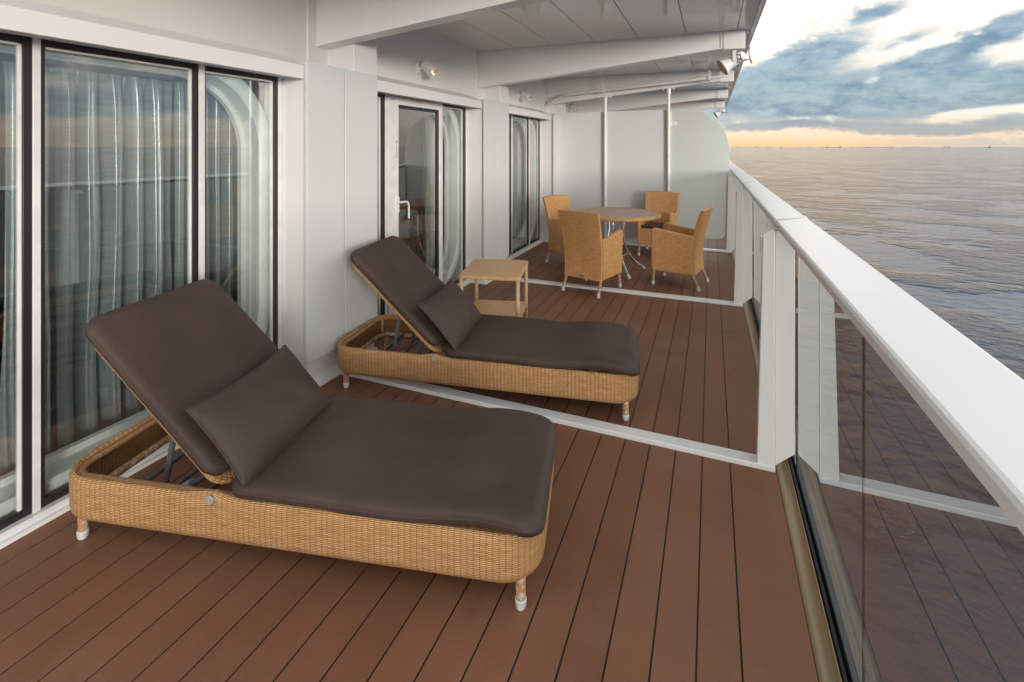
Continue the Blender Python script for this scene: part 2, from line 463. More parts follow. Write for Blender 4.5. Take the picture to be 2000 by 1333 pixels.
# ------------------------------------------------------------------ mesh helpers
class MB:
    def __init__(s):
        s.v, s.f, s.uv, s.mi = [], [], [], []
        s.cur = 0

    def face(s, idx, uvs=None):
        s.f.append(tuple(idx))
        s.uv.append(uvs)
        s.mi.append(s.cur)

    def box(s, x0, x1, y0, y1, z0, z1, M=None):
        b = len(s.v)
        P = [(x, y, z) for z in (z0, z1) for y in (y0, y1) for x in (x0, x1)]
        s.v += [tuple(M @ Vector(p)) if M else p for p in P]
        for q, ax in (((0, 2, 3, 1), (0, 1)), ((4, 5, 7, 6), (0, 1)), ((0, 1, 5, 4), (0, 2)), ((2, 6, 7, 3), (0, 2)),
                      ((0, 4, 6, 2), (1, 2)), ((1, 3, 7, 5), (1, 2))):
            s.face([b + i for i in q], [(P[i][ax[0]], P[i][ax[1]]) for i in q])
        return s

    def grid(s, fn, us, vs, uvf=None, flip=False):
        b = len(s.v)
        nu, nv = len(us), len(vs)
        P = [[fn(u, v) for v in vs] for u in us]
        for r in P:
            s.v += [tuple(p) for p in r]
        if uvf is None:
            # arc lengths along the middle lines
            mu, mv = nu // 2, nv // 2
            lu = [0]
            for i in range(1, nu):
                lu.append(lu[-1] + (Vector(P[i][mv]) - Vector(P[i - 1][mv])).length)
            lv = [0]
            for j in range(1, nv):
                lv.append(lv[-1] + (Vector(P[mu][j]) - Vector(P[mu][j - 1])).length)
            uvf = lambda i, j: (lu[i], lv[j])
        for i in range(nu - 1):
            for j in range(nv - 1):
                q = [(i, j), (i + 1, j), (i + 1, j + 1), (i, j + 1)]
                if flip:
                    q.reverse()
                s.face([b + a * nv + c for a, c in q], [uvf(a, c) for a, c in q])
        return s

    def tube(s, pts, r, seg=10, caps=True, closed=False):
        pts = [Vector(p) for p in pts]
        n = len(pts)
        rs = r if isinstance(r, (list, tuple)) else [r] * n
        b = len(s.v)
        nrm = None
        L = 0
        Ls = []
        for i, p in enumerate(pts):
            if closed:
                tdir = pts[(i + 1) % n] - pts[i - 1]
            else:
                tdir = pts[min(i + 1, n - 1)] - pts[max(i - 1, 0)]
            tdir.normalize()
            if nrm is None:
                nrm = tdir.orthogonal().normalized()
            nrm = (nrm - tdir * nrm.dot(tdir)).normalized()
            bn = tdir.cross(nrm)
            for k in range(seg):
                a = 2 * PI * k / seg
                s.v.append(tuple(p + (nrm * math.cos(a) + bn * math.sin(a)) * rs[i]))
            if i:
                L += (pts[i] - pts[i - 1]).length
            Ls.append(L)
        m = n if closed else n - 1
        for i in range(m):
            j = (i + 1) % n
            l0, l1 = Ls[i], Ls[j] if j else Ls[i] + (pts[0] - pts[i]).length
            for k in range(seg):
                k2 = (k + 1) % seg
                c0, c1 = 2 * PI * rs[i] * k / seg, 2 * PI * rs[i] * (k + 1) / seg
                s.face((b + i * seg + k, b + i * seg + k2, b + j * seg + k2, b + j * seg + k), [(c0, l0), (c1, l0), (c1, l1), (c0, l1)])
        if caps and not closed:
            s.face([b + k for k in range(seg)][::-1])
            s.face([b + (n - 1) * seg + k for k in range(seg)])
        return s

    def lathe(s, prof, M, seg=20):
        """prof: (r, z) list, revolved about local z, placed by M"""
        b = len(s.v)
        for r, z in prof:
            for k in range(seg):
                a = 2 * PI * k / seg
                s.v.append(tuple(M @ Vector((r * math.cos(a), r * math.sin(a), z))))
        for i in range(len(prof) - 1):
            for k in range(seg):
                k2 = (k + 1) % seg
                s.face((b + i * seg + k, b + i * seg + k2, b + (i + 1) * seg + k2, b + (i + 1) * seg + k))
        if prof[0][0] > 1e-5:
            s.face([b + k for k in range(seg)][::-1])
        if prof[-1][0] > 1e-5:
            s.face([b + (len(prof) - 1) * seg + k for k in range(seg)])
        return s

    def prism(s, pts, fn, t0, t1, uvf=None):
        """pts 2-D outline, fn(a, b, t) -> 3-D"""
        b = len(s.v)
        n = len(pts)
        for t_ in (t0, t1):
            s.v += [tuple(fn(p[0], p[1], t_)) for p in pts]
        s.face([b + i for i in range(n)][::-1], [pts[i] for i in range(n)][::-1])
        s.face([b + n + i for i in range(n)], [pts[i] for i in range(n)])
        L = 0
        for i in range(n):
            j = (i + 1) % n
            dl = math.dist(pts[i], pts[j])
            s.face((b + i, b + j, b + n + j, b + n + i), [(t0, L), (t0, L + dl), (t1, L + dl), (t1, L)])
            L += dl
        return s

    def sweep(s, path, prof, fn):
        """closed planar path [(a,b,na,nb)], closed profile [(off, depth)], fn(a, b, depth) -> 3-D"""
        b = len(s.v)
        n, m = len(path), len(prof)
        for a, c, na, nc in path:
            for o, dd in prof:
                s.v.append(tuple(fn(a + na * o, c + nc * o, dd)))
        Lp = [0]
        for i in range(n):
            j = (i + 1) % n
            Lp.append(Lp[-1] + math.dist(path[i][:2], path[j][:2]))
        Lq = [0]
        for k in range(m):
            Lq.append(Lq[-1] + math.dist(prof[k], prof[(k + 1) % m]))
        for i in range(n):
            j = (i + 1) % n
            for k in range(m):
                l = (k + 1) % m
                s.face((b + i * m + k, b + j * m + k, b + j * m + l, b + i * m + l),
                       [(Lp[i], Lq[k]), (Lp[i + 1], Lq[k]), (Lp[i + 1], Lq[k + 1]), (Lp[i], Lq[k + 1])])
        return s

    def mesh(s, name, mats, smooth=False, fix=True):
        me = bpy.data.meshes.new(name)
        me.from_pydata(s.v, [], s.f)
        ul = me.uv_layers.new(name='UVMap')
        li = 0
        for fi, f in enumerate(s.f):
            us = s.uv[fi]
            for k in range(len(f)):
                if us:
                    ul.data[li].uv = us[k]
                li += 1
        for m_ in (mats if isinstance(mats, list) else [mats]):
            me.materials.append(m_)
        for p, mi in zip(me.polygons, s.mi):
            p.material_index = mi
        if fix:
            bm = bmesh.new()
            bm.from_mesh(me)
            bmesh.ops.recalc_face_normals(bm, faces=bm.faces)
            bm.to_mesh(me)
            bm.free()
        if smooth:
            for p in me.polygons:
                p.use_smooth = True
            if smooth is not True:
                me.set_sharp_from_angle(angle=R(smooth))
        return me

    def build(s, name, mats, parent=None, smooth=False, bevel=0.0, seg=2, fix=True):
        me = s.mesh(name, mats, smooth, fix)
        o = bpy.data.objects.new(name, me)
        col.objects.link(o)
        if parent:
            o.parent = parent
        if bevel:
            bv = o.modifiers.new('bevel', 'BEVEL')
            bv.width = bevel
            bv.segments = seg
            bv.limit_method = 'ANGLE'
            bv.angle_limit = R(35)
            bv.harden_normals = False
            for p in me.polygons:
                p.use_smooth = True
            if not smooth:
                me.set_sharp_from_angle(angle=R(50))
        return o


def inst(me, name, parent=None, loc=None, rot=None):
    o = bpy.data.objects.new(name, me)
    col.objects.link(o)
    if parent:
        o.parent = parent
    if loc:
        o.location = loc
    if rot:
        o.rotation_euler = rot
    return o


def tag(o, label=None, cat=None, group=None, kind=None):
    if label:
        o['label'] = label
    if cat:
        o['category'] = cat
    if group:
        o['group'] = group
    if kind:
        o['kind'] = kind
    return o


def empty(name, loc=(0, 0, 0), rz=0.0):
    o = bpy.data.objects.new(name, None)
    o.empty_display_size = 0.1
    col.objects.link(o)
    o.location = loc
    o.rotation_euler = (0, 0, rz)
    return o


def thing(name, label, cat, loc=(0, 0, 0), rz=0.0, group=None):
    return tag(empty(name, loc, rz), label, cat, group)


KIDS = {}


def copy_tree(o, parent=None):
    c = o.copy()
    col.objects.link(c)
    if parent:
        c.parent = parent
    for ch in [x for x in col.objects if x.parent == o]:
        copy_tree(ch, c)
    return c


def box_o(name, m_, parent, x0, x1, y0, y1, z0, z1, bevel=0.002):
    return MB().box(x0, x1, y0, y1, z0, z1).build(name, m_, parent, bevel=bevel)


def rrect(a0, a1, b0, b1, r, n=8):
    """rounded rectangle path with outward normals"""
    out = []
    for cx, cy, s0 in ((a1 - r, b1 - r, 0), (a0 + r, b1 - r, 90), (a0 + r, b0 + r, 180), (a1 - r, b0 + r, 270)):
        for k in range(n + 1):
            a = R(s0 + 90 * k / n)
            out.append((cx + r * math.cos(a), cy + r * math.sin(a), math.cos(a), math.sin(a)))
    # straight runs get extra points
    res = []
    for i, p in enumerate(out):
        res.append(p)
        q = out[(i + 1) % len(out)]
        L = math.dist(p[:2], q[:2])
        if L > 0.12:
            m = int(L / 0.06)
            for k in range(1, m):
                f = k / m
                res.append((p[0] + (q[0] - p[0]) * f, p[1] + (q[1] - p[1]) * f, p[2], p[3]))
    return res


def bez(pts, n=12):
    """Catmull-Rom through points"""
    P = [Vector(p) for p in pts]
    P = [P[0] * 2 - P[1]] + P + [P[-1] * 2 - P[-2]]
    out = []
    for i in range(1, len(P) - 2):
        for k in range(n):
            t = k / n
            a, b, c, d_ = P[i - 1], P[i], P[i + 1], P[i + 2]
            out.append(0.5 * ((2 * b) + (c - a) * t + (2 * a - 5 * b + 4 * c - d_) * t * t + (3 * b - a - 3 * c + d_) * t ** 3))
    out.append(P[-2])
    return out


# ------------------------------------------------------------------ setting: sea, coast, hull, deck
bmx = MB()
for (x0, x1, y0, y1) in ((-40000, 40000, -40000, 40000),):
    b = len(bmx.v)
    bmx.v += [(x0, y0, -20), (x1, y0, -20), (x1, y1, -20), (x0, y1, -20)]
    bmx.face((b, b + 1, b + 2, b + 3))
tag(bmx.build('sea', M_SEA), kind='structure')

mb = MB()
yy = 15500.0
x = 100.0
while x < 6900:
    wdt = random.uniform(60, 420)
    hgt = random.choice([5, 6, 7, 8, 8, 9])
    mb.box(x, x + wdt, yy, yy + 60, -19.9, -20 + hgt)
    if random.random() < 0.55:
        for k in range(random.randint(1, 4)):
            xx = x + random.uniform(0, wdt)
            mb.box(xx, xx + random.uniform(14, 40), yy - 30, yy - 2, -19.9, -20 + hgt + random.uniform(4, 20))
    x += wdt + (random.uniform(0, 60) if random.random() < 0.7 else random.uniform(100, 400))
tag(mb.build('far_coast', M_COAST), kind='structure')

tag(box_o('hull', M_HULL, None, -6.5, 0.44, -4.0, 16.5, -19.5, -0.16, 0.0), kind='structure')

KY = [2.69, 5.35, 8.01, 10.67, 13.33]        # near faces of the kerbs
KD = 0.08
deck = tag(empty('deck'), kind='structure')
MB().box(-2.64, 0.297, -1.4, 15.9, -0.15, -0.004).build('deck_base', M_CAULK, deck)
secs = [(-1.3, KY[0])] + [(KY[i] + KD, KY[i + 1]) for i in range(4)]
edges = [0.297] + [0.0877 - 0.13 * k for k in range(21)] + [-2.62]
for (y0, y1) in secs:
    L = y1 - y0
    cache = {}
    for i in range(len(edges) - 1):
        x1_, x0_ = edges[i], edges[i + 1]
        wd = round(x1_ - x0_ - 0.0065, 4)
        if i == 0:
            wd = round(wd + 0.003, 4)
        if wd not in cache:
            cache[wd] = MB().box(-wd / 2, wd / 2, 0, L, -0.02, 0.0).mesh('plank', M_DECK)
        inst(cache[wd], 'plank', deck, ((x0_ + x1_) / 2 + (0.0015 if i == 0 else 0), y0, random.uniform(-0.0004, 0.0004)))
for i, ky in enumerate(KY):
    MB().box(-2.62, 0.292, ky, ky + KD, -0.003, 0.025).build('kerb', M_WHITE, deck, bevel=0.004)

gut = tag(empty('gutter'), kind='structure')
mb = MB()
gp = [(0.299, 0.0), (0.302, -0.012), (0.315, -0.022), (0.335, -0.025), (0.352, -0.018), (0.358, 0.004), (0.361, 0.004), (0.361, -0.05), (0.299, -0.05)]
mb.prism(gp, lambda a, b_, t_: (a, t_, b_), -1.3, 15.9)
mb.build('steel_gutter', M_GUT, gut, smooth=60)
MB().box(0.3665, 0.3765, -1.3, 15.9, -0.15, 0.010).build('rubber_seal', M_GASKET, gut)
MB().box(0.398, 0.44, -1.3, 15.9, -0.158, -0.02).build('outer_clamp', M_GREY, gut)

# ------------------------------------------------------------------ railing sections
RAILPROF = [(0.300, 1.197), (0.2965, 1.201), (0.2965, 1.221), (0.2995, 1.2285), (0.3055, 1.2315), (0.424, 1.2545), (0.4295, 1.2535),
            (0.4315, 1.248), (0.4315, 1.200), (0.428, 1.197)]
rl = ['railing section beside the nearest lounger, widest handrail in the photo',
      'railing section beside the farther lounger and the wicker side table',
      'railing section beside the dining chairs, ending at the frosted divider',
      'railing section just beyond the frosted divider',
      'farthest railing section, small beside the sea']
spans = [(-1.3, 2.735)] + [(2.765 + 2.66 * i, 2.735 + 2.66 * (i + 1)) for i in range(4)]
for i, (y0, y1) in enumerate(spans):
    r = thing('railing', 'white ' + rl[i], 'railing', (0.36, y0, 0), 0, 'railing sections along the sea side')
    off = Vector((-0.36, -y0, 0))
    mb = MB()
    mb.prism(RAILPROF, lambda a, b_, t_: (a - 0.36, t_ - y0, b_), y0, y1)
    mb.build('handrail', M_RAIL, r)
    # panes
    if i == 0:
        js = [y0, 1.60, y1]
    else:
        js = [y0, (y0 + y1) / 2, y1]
    for a, b_ in zip(js[:-1], js[1:]):
        MB().box(0.3860 - 0.36, 0.3910 - 0.36, a + 0.0026 - y0, b_ - 0.0026 - y0, -0.10, 1.205).build('glass_panel', M_RGLASS, r)
        MB().box(0.3857 - 0.36, 0.3913 - 0.36, b_ - 0.0022 - y0, b_ + 0.0022 - y0, -0.10, 1.2).build('glass_joint', M_GASKET, r)
    # post at the far end of the section
    py = y1 - 0.03
    cap = MB()
    cp = [(x_ - (0.004 if x_ < 0.36 else -0.004), z_ + (0.004 if z_ > 1.2 else -0.004)) for x_, z_ in RAILPROF]
    cap.prism(cp, lambda a, b_, t_: (a - 0.36, t_ - y0, b_), y1 + 0.002, y1 + 0.028)
    cap.build('joint_sleeve', M_RAIL, r, bevel=0.002)
    fin = MB()
    fin.prism([(0.293, 0.022), (0.300, 0.03), (0.378, 0.098), (0.378, 1.185), (0.293, 1.185)], lambda a, b_, t_: (a - 0.36, t_ - y0, b_), py + 0.004, py + 0.03)
    post = MB()
    post.prism([(0.211, 0.022), (0.292, 0.022), (0.292, 1.185), (0.285, 1.19), (0.239, 1.155)], lambda a, b_, t_: (a - 0.36, t_ - y0, b_), py - 0.008, py + 0.045)
    po = post.build('post', M_POST, r, bevel=0.008, seg=3)
    f_ = fin.build('fin_plate', M_POST, po, bevel=0.003)
    hp = MB()
    hp.box(0.231 - 0.36, 0.2365 - 0.36, py + 0.002 - y0, py + 0.04 - y0, 1.06, 1.150)
    for zz in (1.08, 1.125):
        hp.lathe([(0.0, 0), (0.007, 0.001), (0.007, 0.006), (0, 0.008)], Matrix.Translation((0.231 - 0.36, py + 0.02 - y0, zz)) @ Matrix.Rotation(R(-90), 4, 'Y'), 8)
    hp.build('hinge_plate', M_FIT, po)

# ------------------------------------------------------------------ cabin walls, one bay each
XW = -2.66
BL = 2.66


def surround(parent, y0, y1, z0=0.03, z1=2.14, r=0.56):
    mb = MB()
    prof = [(0.0, -2.715), (-0.012, -2.705), (-0.085, -2.705), (-0.095, -2.715), (-0.10, -2.83), (-0.13, -2.835), (-0.13, -2.87), (0.0, -2.87)]
    mb.sweep(rrect(y0, y1, z0, z1, r, 14), prof, lambda a, b_, d_: (d_, a, b_))
    o = mb.build('porthole_surround', M_REVEAL, parent, smooth=40)
    # plate that fills the corners outside the ring
    n = 14
    mb = MB()
    for (cy, cz, ey, ez) in ((y1 - r, z1 - r, 1, 1), (y0 + r, z1 - r, -1, 1), (y0 + r, z0 + r, -1, -1), (y1 - r, z0 + r, 1, -1)):
        pts = [(cy + ey * (r + 0.03), cz + ez * (r + 0.03))] + [(cy + ey * r * math.cos(R(90 * k / n)), cz + ez * r * math.sin(R(90 * k / n))) for k in range(n + 1)]
        mb.prism(pts, lambda a, b_, t_: (t_, a, b_), -2.86, -2.80)
    mb.build('corner_infill', M_GREY, o)
    return o


def pane(par, a, b_, z0, z1, fw_l, fw_r, fb=0.032, x=XW, black=M_BLACK):
    """dark sliding frame with its glass"""
    wn = MB()
    wn.box(x - 0.03, x, a, a + fw_l, z0, z1)
    wn.box(x - 0.03, x, b_ - fw_r, b_, z0, z1)
    wn.box(x - 0.03, x - 0.001, a + fw_l, b_ - fw_r, z0, z0 + fb)
    wn.box(x - 0.03, x - 0.001, a + fw_l, b_ - fw_r, z1 - fb * 0.9, z1)
    w_ = wn.build('window_frame', black, par, bevel=0.002)
    MB().box(x - 0.020, x - 0.014, a + fw_l - 0.002, b_ - fw_r + 0.002, z0 + fb - 0.002, z1 - fb * 0.9 + 0.002).build('pane', M_WGLASS, w_)
    g = MB()
    g.box(x - 0.028, x - 0.010, b_ - fw_r - 0.012, b_ - fw_r - 0.0005, z0 + fb, z1 - fb)
    g.box(x - 0.028, x - 0.010, a + fw_l + 0.0005, b_ - fw_r - 0.013, z1 - fb * 0.9 - 0.010, z1 - fb * 0.9 - 0.0005)
    g.build('glazing_bead', M_REVEAL, w_)
    return w_


def curtain(name, y0, y1, x, m_, label, amp=0.046, seed=0, z0=0.03, z1=1.99, wl=0.085, cat='curtain'):
    rnd = random.Random(seed)
    mb = MB()
    nu = int((y1 - y0) / 0.006)
    us = [y0 + (y1 - y0) * i / nu for i in range(nu + 1)]
    # irregular folds
    cen = []
    p = 0.0
    ph = []
    for u in us:
        ph.append(p)
        loc_ = wl * (0.55 + 1.4 * (0.5 + 0.5 * noise.noise(Vector((u * 3.1, seed, 0)))))
        p += (us[1] - us[0]) / loc_ * 2 * PI
    vs = [z0 + (z1 - z0) * j / 26 for j in range(27)]

    def fn(i, v):
        t_ = (v - z0) / (z1 - z0)
        a = amp * (0.55 + 0.75 * (0.5 + 0.5 * noise.noise(Vector((us[i] * 5, seed + 9, v * 0.6)))))
        if t_ > 0.95:
            a *= 1 - (t_ - 0.95) * 9
        q = ph[i] + 0.9 * noise.noise(Vector((us[i] * 2, seed, v * 0.9)))
        xx = a * (math.sin(q) + 0.28 * math.sin(2 * q + 1.3) + 0.14 * math.sin(3.7 * q))
        return (x + xx, us[i] + 0.012 * noise.noise(Vector((us[i] * 8, 3, v * 1.5))), v)
    mb.grid(fn, list(range(nu + 1)), vs)
    o = mb.build(name, m_, None, smooth=True, fix=False)
    tag(o, label, cat)
    # hem band
    return o


wlab = ['white cabin wall behind the nearest lounger, with the big curtained window',
        'white cabin wall with the half open view glass door and lit wall lamp',
        'white cabin wall with a grey curtained window beside the dining set',
        'white cabin wall seen only above the frosted divider',
        'farthest white cabin wall under the last beams']
wlab[1] = 'white cabin wall with the glazed door in a white frame, under the lit lamp'
for k in range(0, 5):
    yo = BL * k                                    # bay k covers columns ending at 3.10+... ; bay 0 windows .44..2.42
    ya, yb = 0.44 + yo, 2.42 + yo
    if k == -1:
        lab = 'white cabin wall at the left edge, nearest to the camera'
    else:
        lab = wlab[k]
    wl_ = thing('cabin_wall', lab, 'wall', (XW, ya, 0), 0, 'cabin walls along the balcony')
    wo = MB()

    def P(name, m_, *b_, bevel=0.002, par=wl_):
        o = MB().box(b_[0] - XW, b_[1] - XW, b_[2] - ya, b_[3] - ya, b_[4], b_[5]).build(name, m_, par, bevel=bevel)
        return o
    # upper wall, lintel, threshold
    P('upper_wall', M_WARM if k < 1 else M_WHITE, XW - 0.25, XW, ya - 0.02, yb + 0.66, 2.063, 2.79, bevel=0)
    lt = MB()
    lt.prism([(-2.467, 2.044), (-2.467, 2.135), (-2.658, 2.215), (-2.658, 2.062), (-2.50, 2.062), (-2.49, 2.044)],
             lambda a, b_, t_: (a - XW, t_ - ya, b_), ya - 0.01, yb - 0.001)
    lt.build('lintel', M_WHITE, wl_, bevel=0.003)
    P('sill', M_FRAME, XW - 0.05, -2.632, ya, yb - 0.001, -0.02, 0.046)
    P('threshold_strip', M_WHITE, -2.631, -2.612, ya, yb - 0.001, -0.02, 0.017, bevel=0.001)
    # column with the two locker panels
    P('column', M_WHITE, XW - 0.3, -2.44, yb, yb + 0.68, -0.02, 2.15, bevel=0.004)
    P('column_kerb', M_WHITE, -2.45, -2.412, yb, yb + 0.685, -0.02, 0.031, bevel=0.004)
    P('pilaster', M_WHITE, XW - 0.1, -2.415, yb + 0.415, yb + 0.68, 2.15, 2.79, bevel=0.004)
    P('locker_panel', M_COOL, -2.437, -2.412, yb - 0.03, yb + 0.31, 0.19, 2.155, bevel=0.003)
    P('locker_panel', M_COOL, -2.437, -2.409, yb + 0.318, yb + 0.68, 0.19, 2.155, bevel=0.003)
    P('cover_strip', M_WHITE, XW + 0.0005, XW + 0.006, yb + 0.205, yb + 0.222, 2.215, 2.775, bevel=0)
    # jambs
    P('jamb', M_FRAME, XW - 0.03, XW + 0.002, yb - 0.036, yb - 0.002, 0.046, 2.063)
    P('jamb', M_FRAME, XW - 0.03, XW + 0.002, ya, ya + 0.03, 0.046, 2.063)
    if k in (-1, 0):
        P('mullion', M_FRAME, XW - 0.03, XW + 0.006, 1.125 + yo, 1.152 + yo, 0.046, 2.063)
        P('mullion', M_FRAME, XW - 0.03, XW + 0.006, 1.845 + yo, 1.878 + yo, 0.046, 2.063)
        panes = [(ya + 0.03, 1.125 + yo, 0.03, 0.03), (1.152 + yo, 1.845 + yo, 0.016, 0.032), (1.878 + yo, yb - 0.036, 0.008, 0.032)]
    elif k == 1:
        P('mullion', M_FRAME, XW - 0.03, XW + 0.002, 3.524, 3.556, 0.046, 2.063)
        panes = [(ya + 0.03, 3.524, 0.03, 0.05), (4.502, yb - 0.036, 0.008, 0.06)]
    else:
        P('mullion', M_FRAME, XW - 0.03, XW + 0.006, 1.12 + yo, 1.16 + yo, 0.046, 2.063)
        P('mullion', M_FRAME, XW - 0.03, XW + 0.006, 1.84 + yo, 1.885 + yo, 0.046, 2.063)
        panes = [(ya + 0.03, 1.12 + yo, 0.03, 0.05), (1.16 + yo, 1.84 + yo, 0.012, 0.06), (1.885 + yo, yb - 0.036, 0.008, 0.06)]
    for (a, b_, l_, r_) in panes:
        o = pane(wl_, a - ya, b_ - ya, 0.047, 2.062, l_, r_, x=0.0)
    if k == 1:
        # door leaf: white stiles, dark rebate, glass, handle
        dr = MB()
        X0 = 0.0
        a, b_ = 3.560 - ya, 4.499 - ya
        dr.box(-0.03, 0.012, a, a + 0.150, 0.05, 2.058)
        dr.box(-0.03, 0.012, b_ - 0.07, b_, 0.05, 2.058)
        dr.box(-0.03, 0.011, a + 0.150, b_ - 0.07, 0.05, 0.15)
        dr.box(-0.03, 0.011, a + 0.150, b_ - 0.07, 1.985, 2.058)
        do = dr.build('door', M_FRAME, wl_, bevel=0.003)
        rb = MB()
        rb.box(-0.02, 0.004, a + 0.1505, a + 0.158, 0.151, 1.984)
        rb.box(-0.02, 0.004, b_ - 0.105, b_ - 0.0705, 0.151, 1.984)
        rb.box(-0.02, 0.003, a + 0.158, b_ - 0.105, 0.151, 0.17)
        rb.box(-0.02, 0.003, a + 0.158, b_ - 0.105, 1.955, 1.984)
        rb.build('glazing_seal', M_BLACK, do)
        MB().box(-0.012, -0.006, a + 0.157, b_ - 0.104, 0.169, 1.956).build('door_pane', M_WGLASS, do)
        hd = MB()
        hy = a + 0.132
        hd.box(0.012, 0.022, hy - 0.016, hy + 0.016, 1.0, 1.14)
        hd.tube([(0.02, hy, 1.095), (0.06, hy, 1.095)], 0.009, 10)
        hd.tube(bez([(0.058, hy - 0.01, 1.095), (0.062, hy + 0.05, 1.094), (0.062, hy + 0.088, 1.085), (0.062, hy + 0.104, 1.05), (0.062, hy + 0.106, 0.935)], 6), 0.0095, 10)
        hd.build('handle', M_FIT, do, smooth=50)
        lb = MB()
        lb.box(0.0122, 0.0126, a + 0.11, a + 0.128, 1.63, 1.655)
        for q in range(6):
            lb.box(0.0122, 0.0126, a + 0.112, a + 0.126, 1.50 + q * 0.02, 1.512 + q * 0.02)
        lb.build('door_sticker', simple('blue_print', (0.25, 0.32, 0.5), 0.6), do)
        l2 = MB().box(0.0122, 0.0127, a + 0.02, a + 0.09, 2.02, 2.026)
        l2.box(0.0122, 0.0127, a + 0.02, a + 0.09, 2.03, 2.036)
        l2.build('hinge_sticker', simple('pale_blue_print', (0.4, 0.5, 0.65), 0.6), do)
        MB().box(-0.03, -0.001, 4.4995 - ya, 4.5015 - ya, 0.05, 2.06).build('door_seal', M_GASKET, wl_)
    # surround, given in wall coordinates
    sp = surround(wl_, -0.45, yb - ya - 0.04)
    for o in [sp] + [c for c in col.objects if c.parent == sp]:
        for vtx in o.data.vertices:
            vtx.co.x -= XW

# the wall goes on behind the camera: the column before the first bay and plain plate beyond it
nw = thing('cabin_wall', 'plain white column and wall plate left of the big curtained window', 'wall', (-2.66, -0.24, 0), 0, 'cabin walls along the balcony')
MB().box(-0.3, 0.22, 0.0, 0.679, -0.02, 2.15).build('column', M_WHITE, nw, bevel=0.004)
MB().box(0.223, 0.248, 0.0, 0.34, 0.19, 2.155).build('locker_panel', M_COOL, nw, bevel=0.003)
MB().box(0.223, 0.251, 0.348, 0.68, 0.19, 2.155).build('locker_panel', M_COOL, nw, bevel=0.003)
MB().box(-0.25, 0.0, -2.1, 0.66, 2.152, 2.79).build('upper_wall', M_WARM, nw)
MB().box(-0.25, 0.04, -2.1, -0.002, -0.02, 2.15).build('wall_plate', M_WHITE, nw, bevel=0.004)

# cabin interior
room = tag(empty('cabin_room'), kind='structure')
MB().box(-6.2, -2.93, -2.3, 15.0, -0.06, -0.02).build('carpet', M_CARPET, room)
MB().box(-6.3, -6.2, -2.3, 15.0, -0.06, 2.3).build('back_wall', M_CABIN, room)
MB().box(-6.3, -2.91, -2.3, 15.0, 2.25, 2.3).build('cabin_ceiling', M_CABIN, room)
for y_ in (-2.35, 2.7, 8.0, 15.0):
    MB().box(-6.2, -2.93, y_, y_ + 0.06, -0.05, 2.25).build('partition', M_CABIN, room)

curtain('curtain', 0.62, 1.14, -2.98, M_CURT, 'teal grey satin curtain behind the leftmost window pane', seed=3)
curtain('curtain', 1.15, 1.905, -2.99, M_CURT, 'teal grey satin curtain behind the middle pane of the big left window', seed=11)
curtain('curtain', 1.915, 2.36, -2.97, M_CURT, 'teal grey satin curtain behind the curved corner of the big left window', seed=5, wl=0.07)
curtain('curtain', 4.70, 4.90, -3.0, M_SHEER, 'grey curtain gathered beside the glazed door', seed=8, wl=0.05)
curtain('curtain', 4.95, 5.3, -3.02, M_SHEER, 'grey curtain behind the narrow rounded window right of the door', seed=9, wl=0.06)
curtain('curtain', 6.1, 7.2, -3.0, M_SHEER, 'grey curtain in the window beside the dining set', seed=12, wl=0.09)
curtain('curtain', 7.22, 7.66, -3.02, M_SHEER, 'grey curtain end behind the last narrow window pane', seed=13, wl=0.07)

# bed and desk seen through the door
bed = thing('bed', 'white linen bed with a gold quilted skirt, seen through the glazed door', 'bed', (-4.2, 5.75, -0.02))
MB().box(-0.75, 0.55, -0.45, 0.45, 0.02, 0.40).build('bed_skirt', M_SKIRT, bed, bevel=0.03, seg=3)
MB().box(-0.76, 0.56, -0.46, 0.46, 0.401, 0.66).build('duvet', M_LINEN, bed, bevel=0.09, seg=5)
dk = thing('desk', 'red brown wooden desk at the back of the cabin, seen through the door', 'desk', (-5.5, 7.1, -0.02))
MB().box(-0.3, 0.3, -0.7, 0.7, 0.70, 0.75).build('desktop', M_WOODIN, dk, bevel=0.004)
MB().box(-0.28, 0.28, 0.2, 0.66, 0.0, 0.699).build('cabinet', M_WOODIN, dk, bevel=0.004)
for a in (-0.62,):
    MB().box(-0.28, 0.28, a, a + 0.04, 0.0, 0.699).build('leg', M_WOODIN, dk)

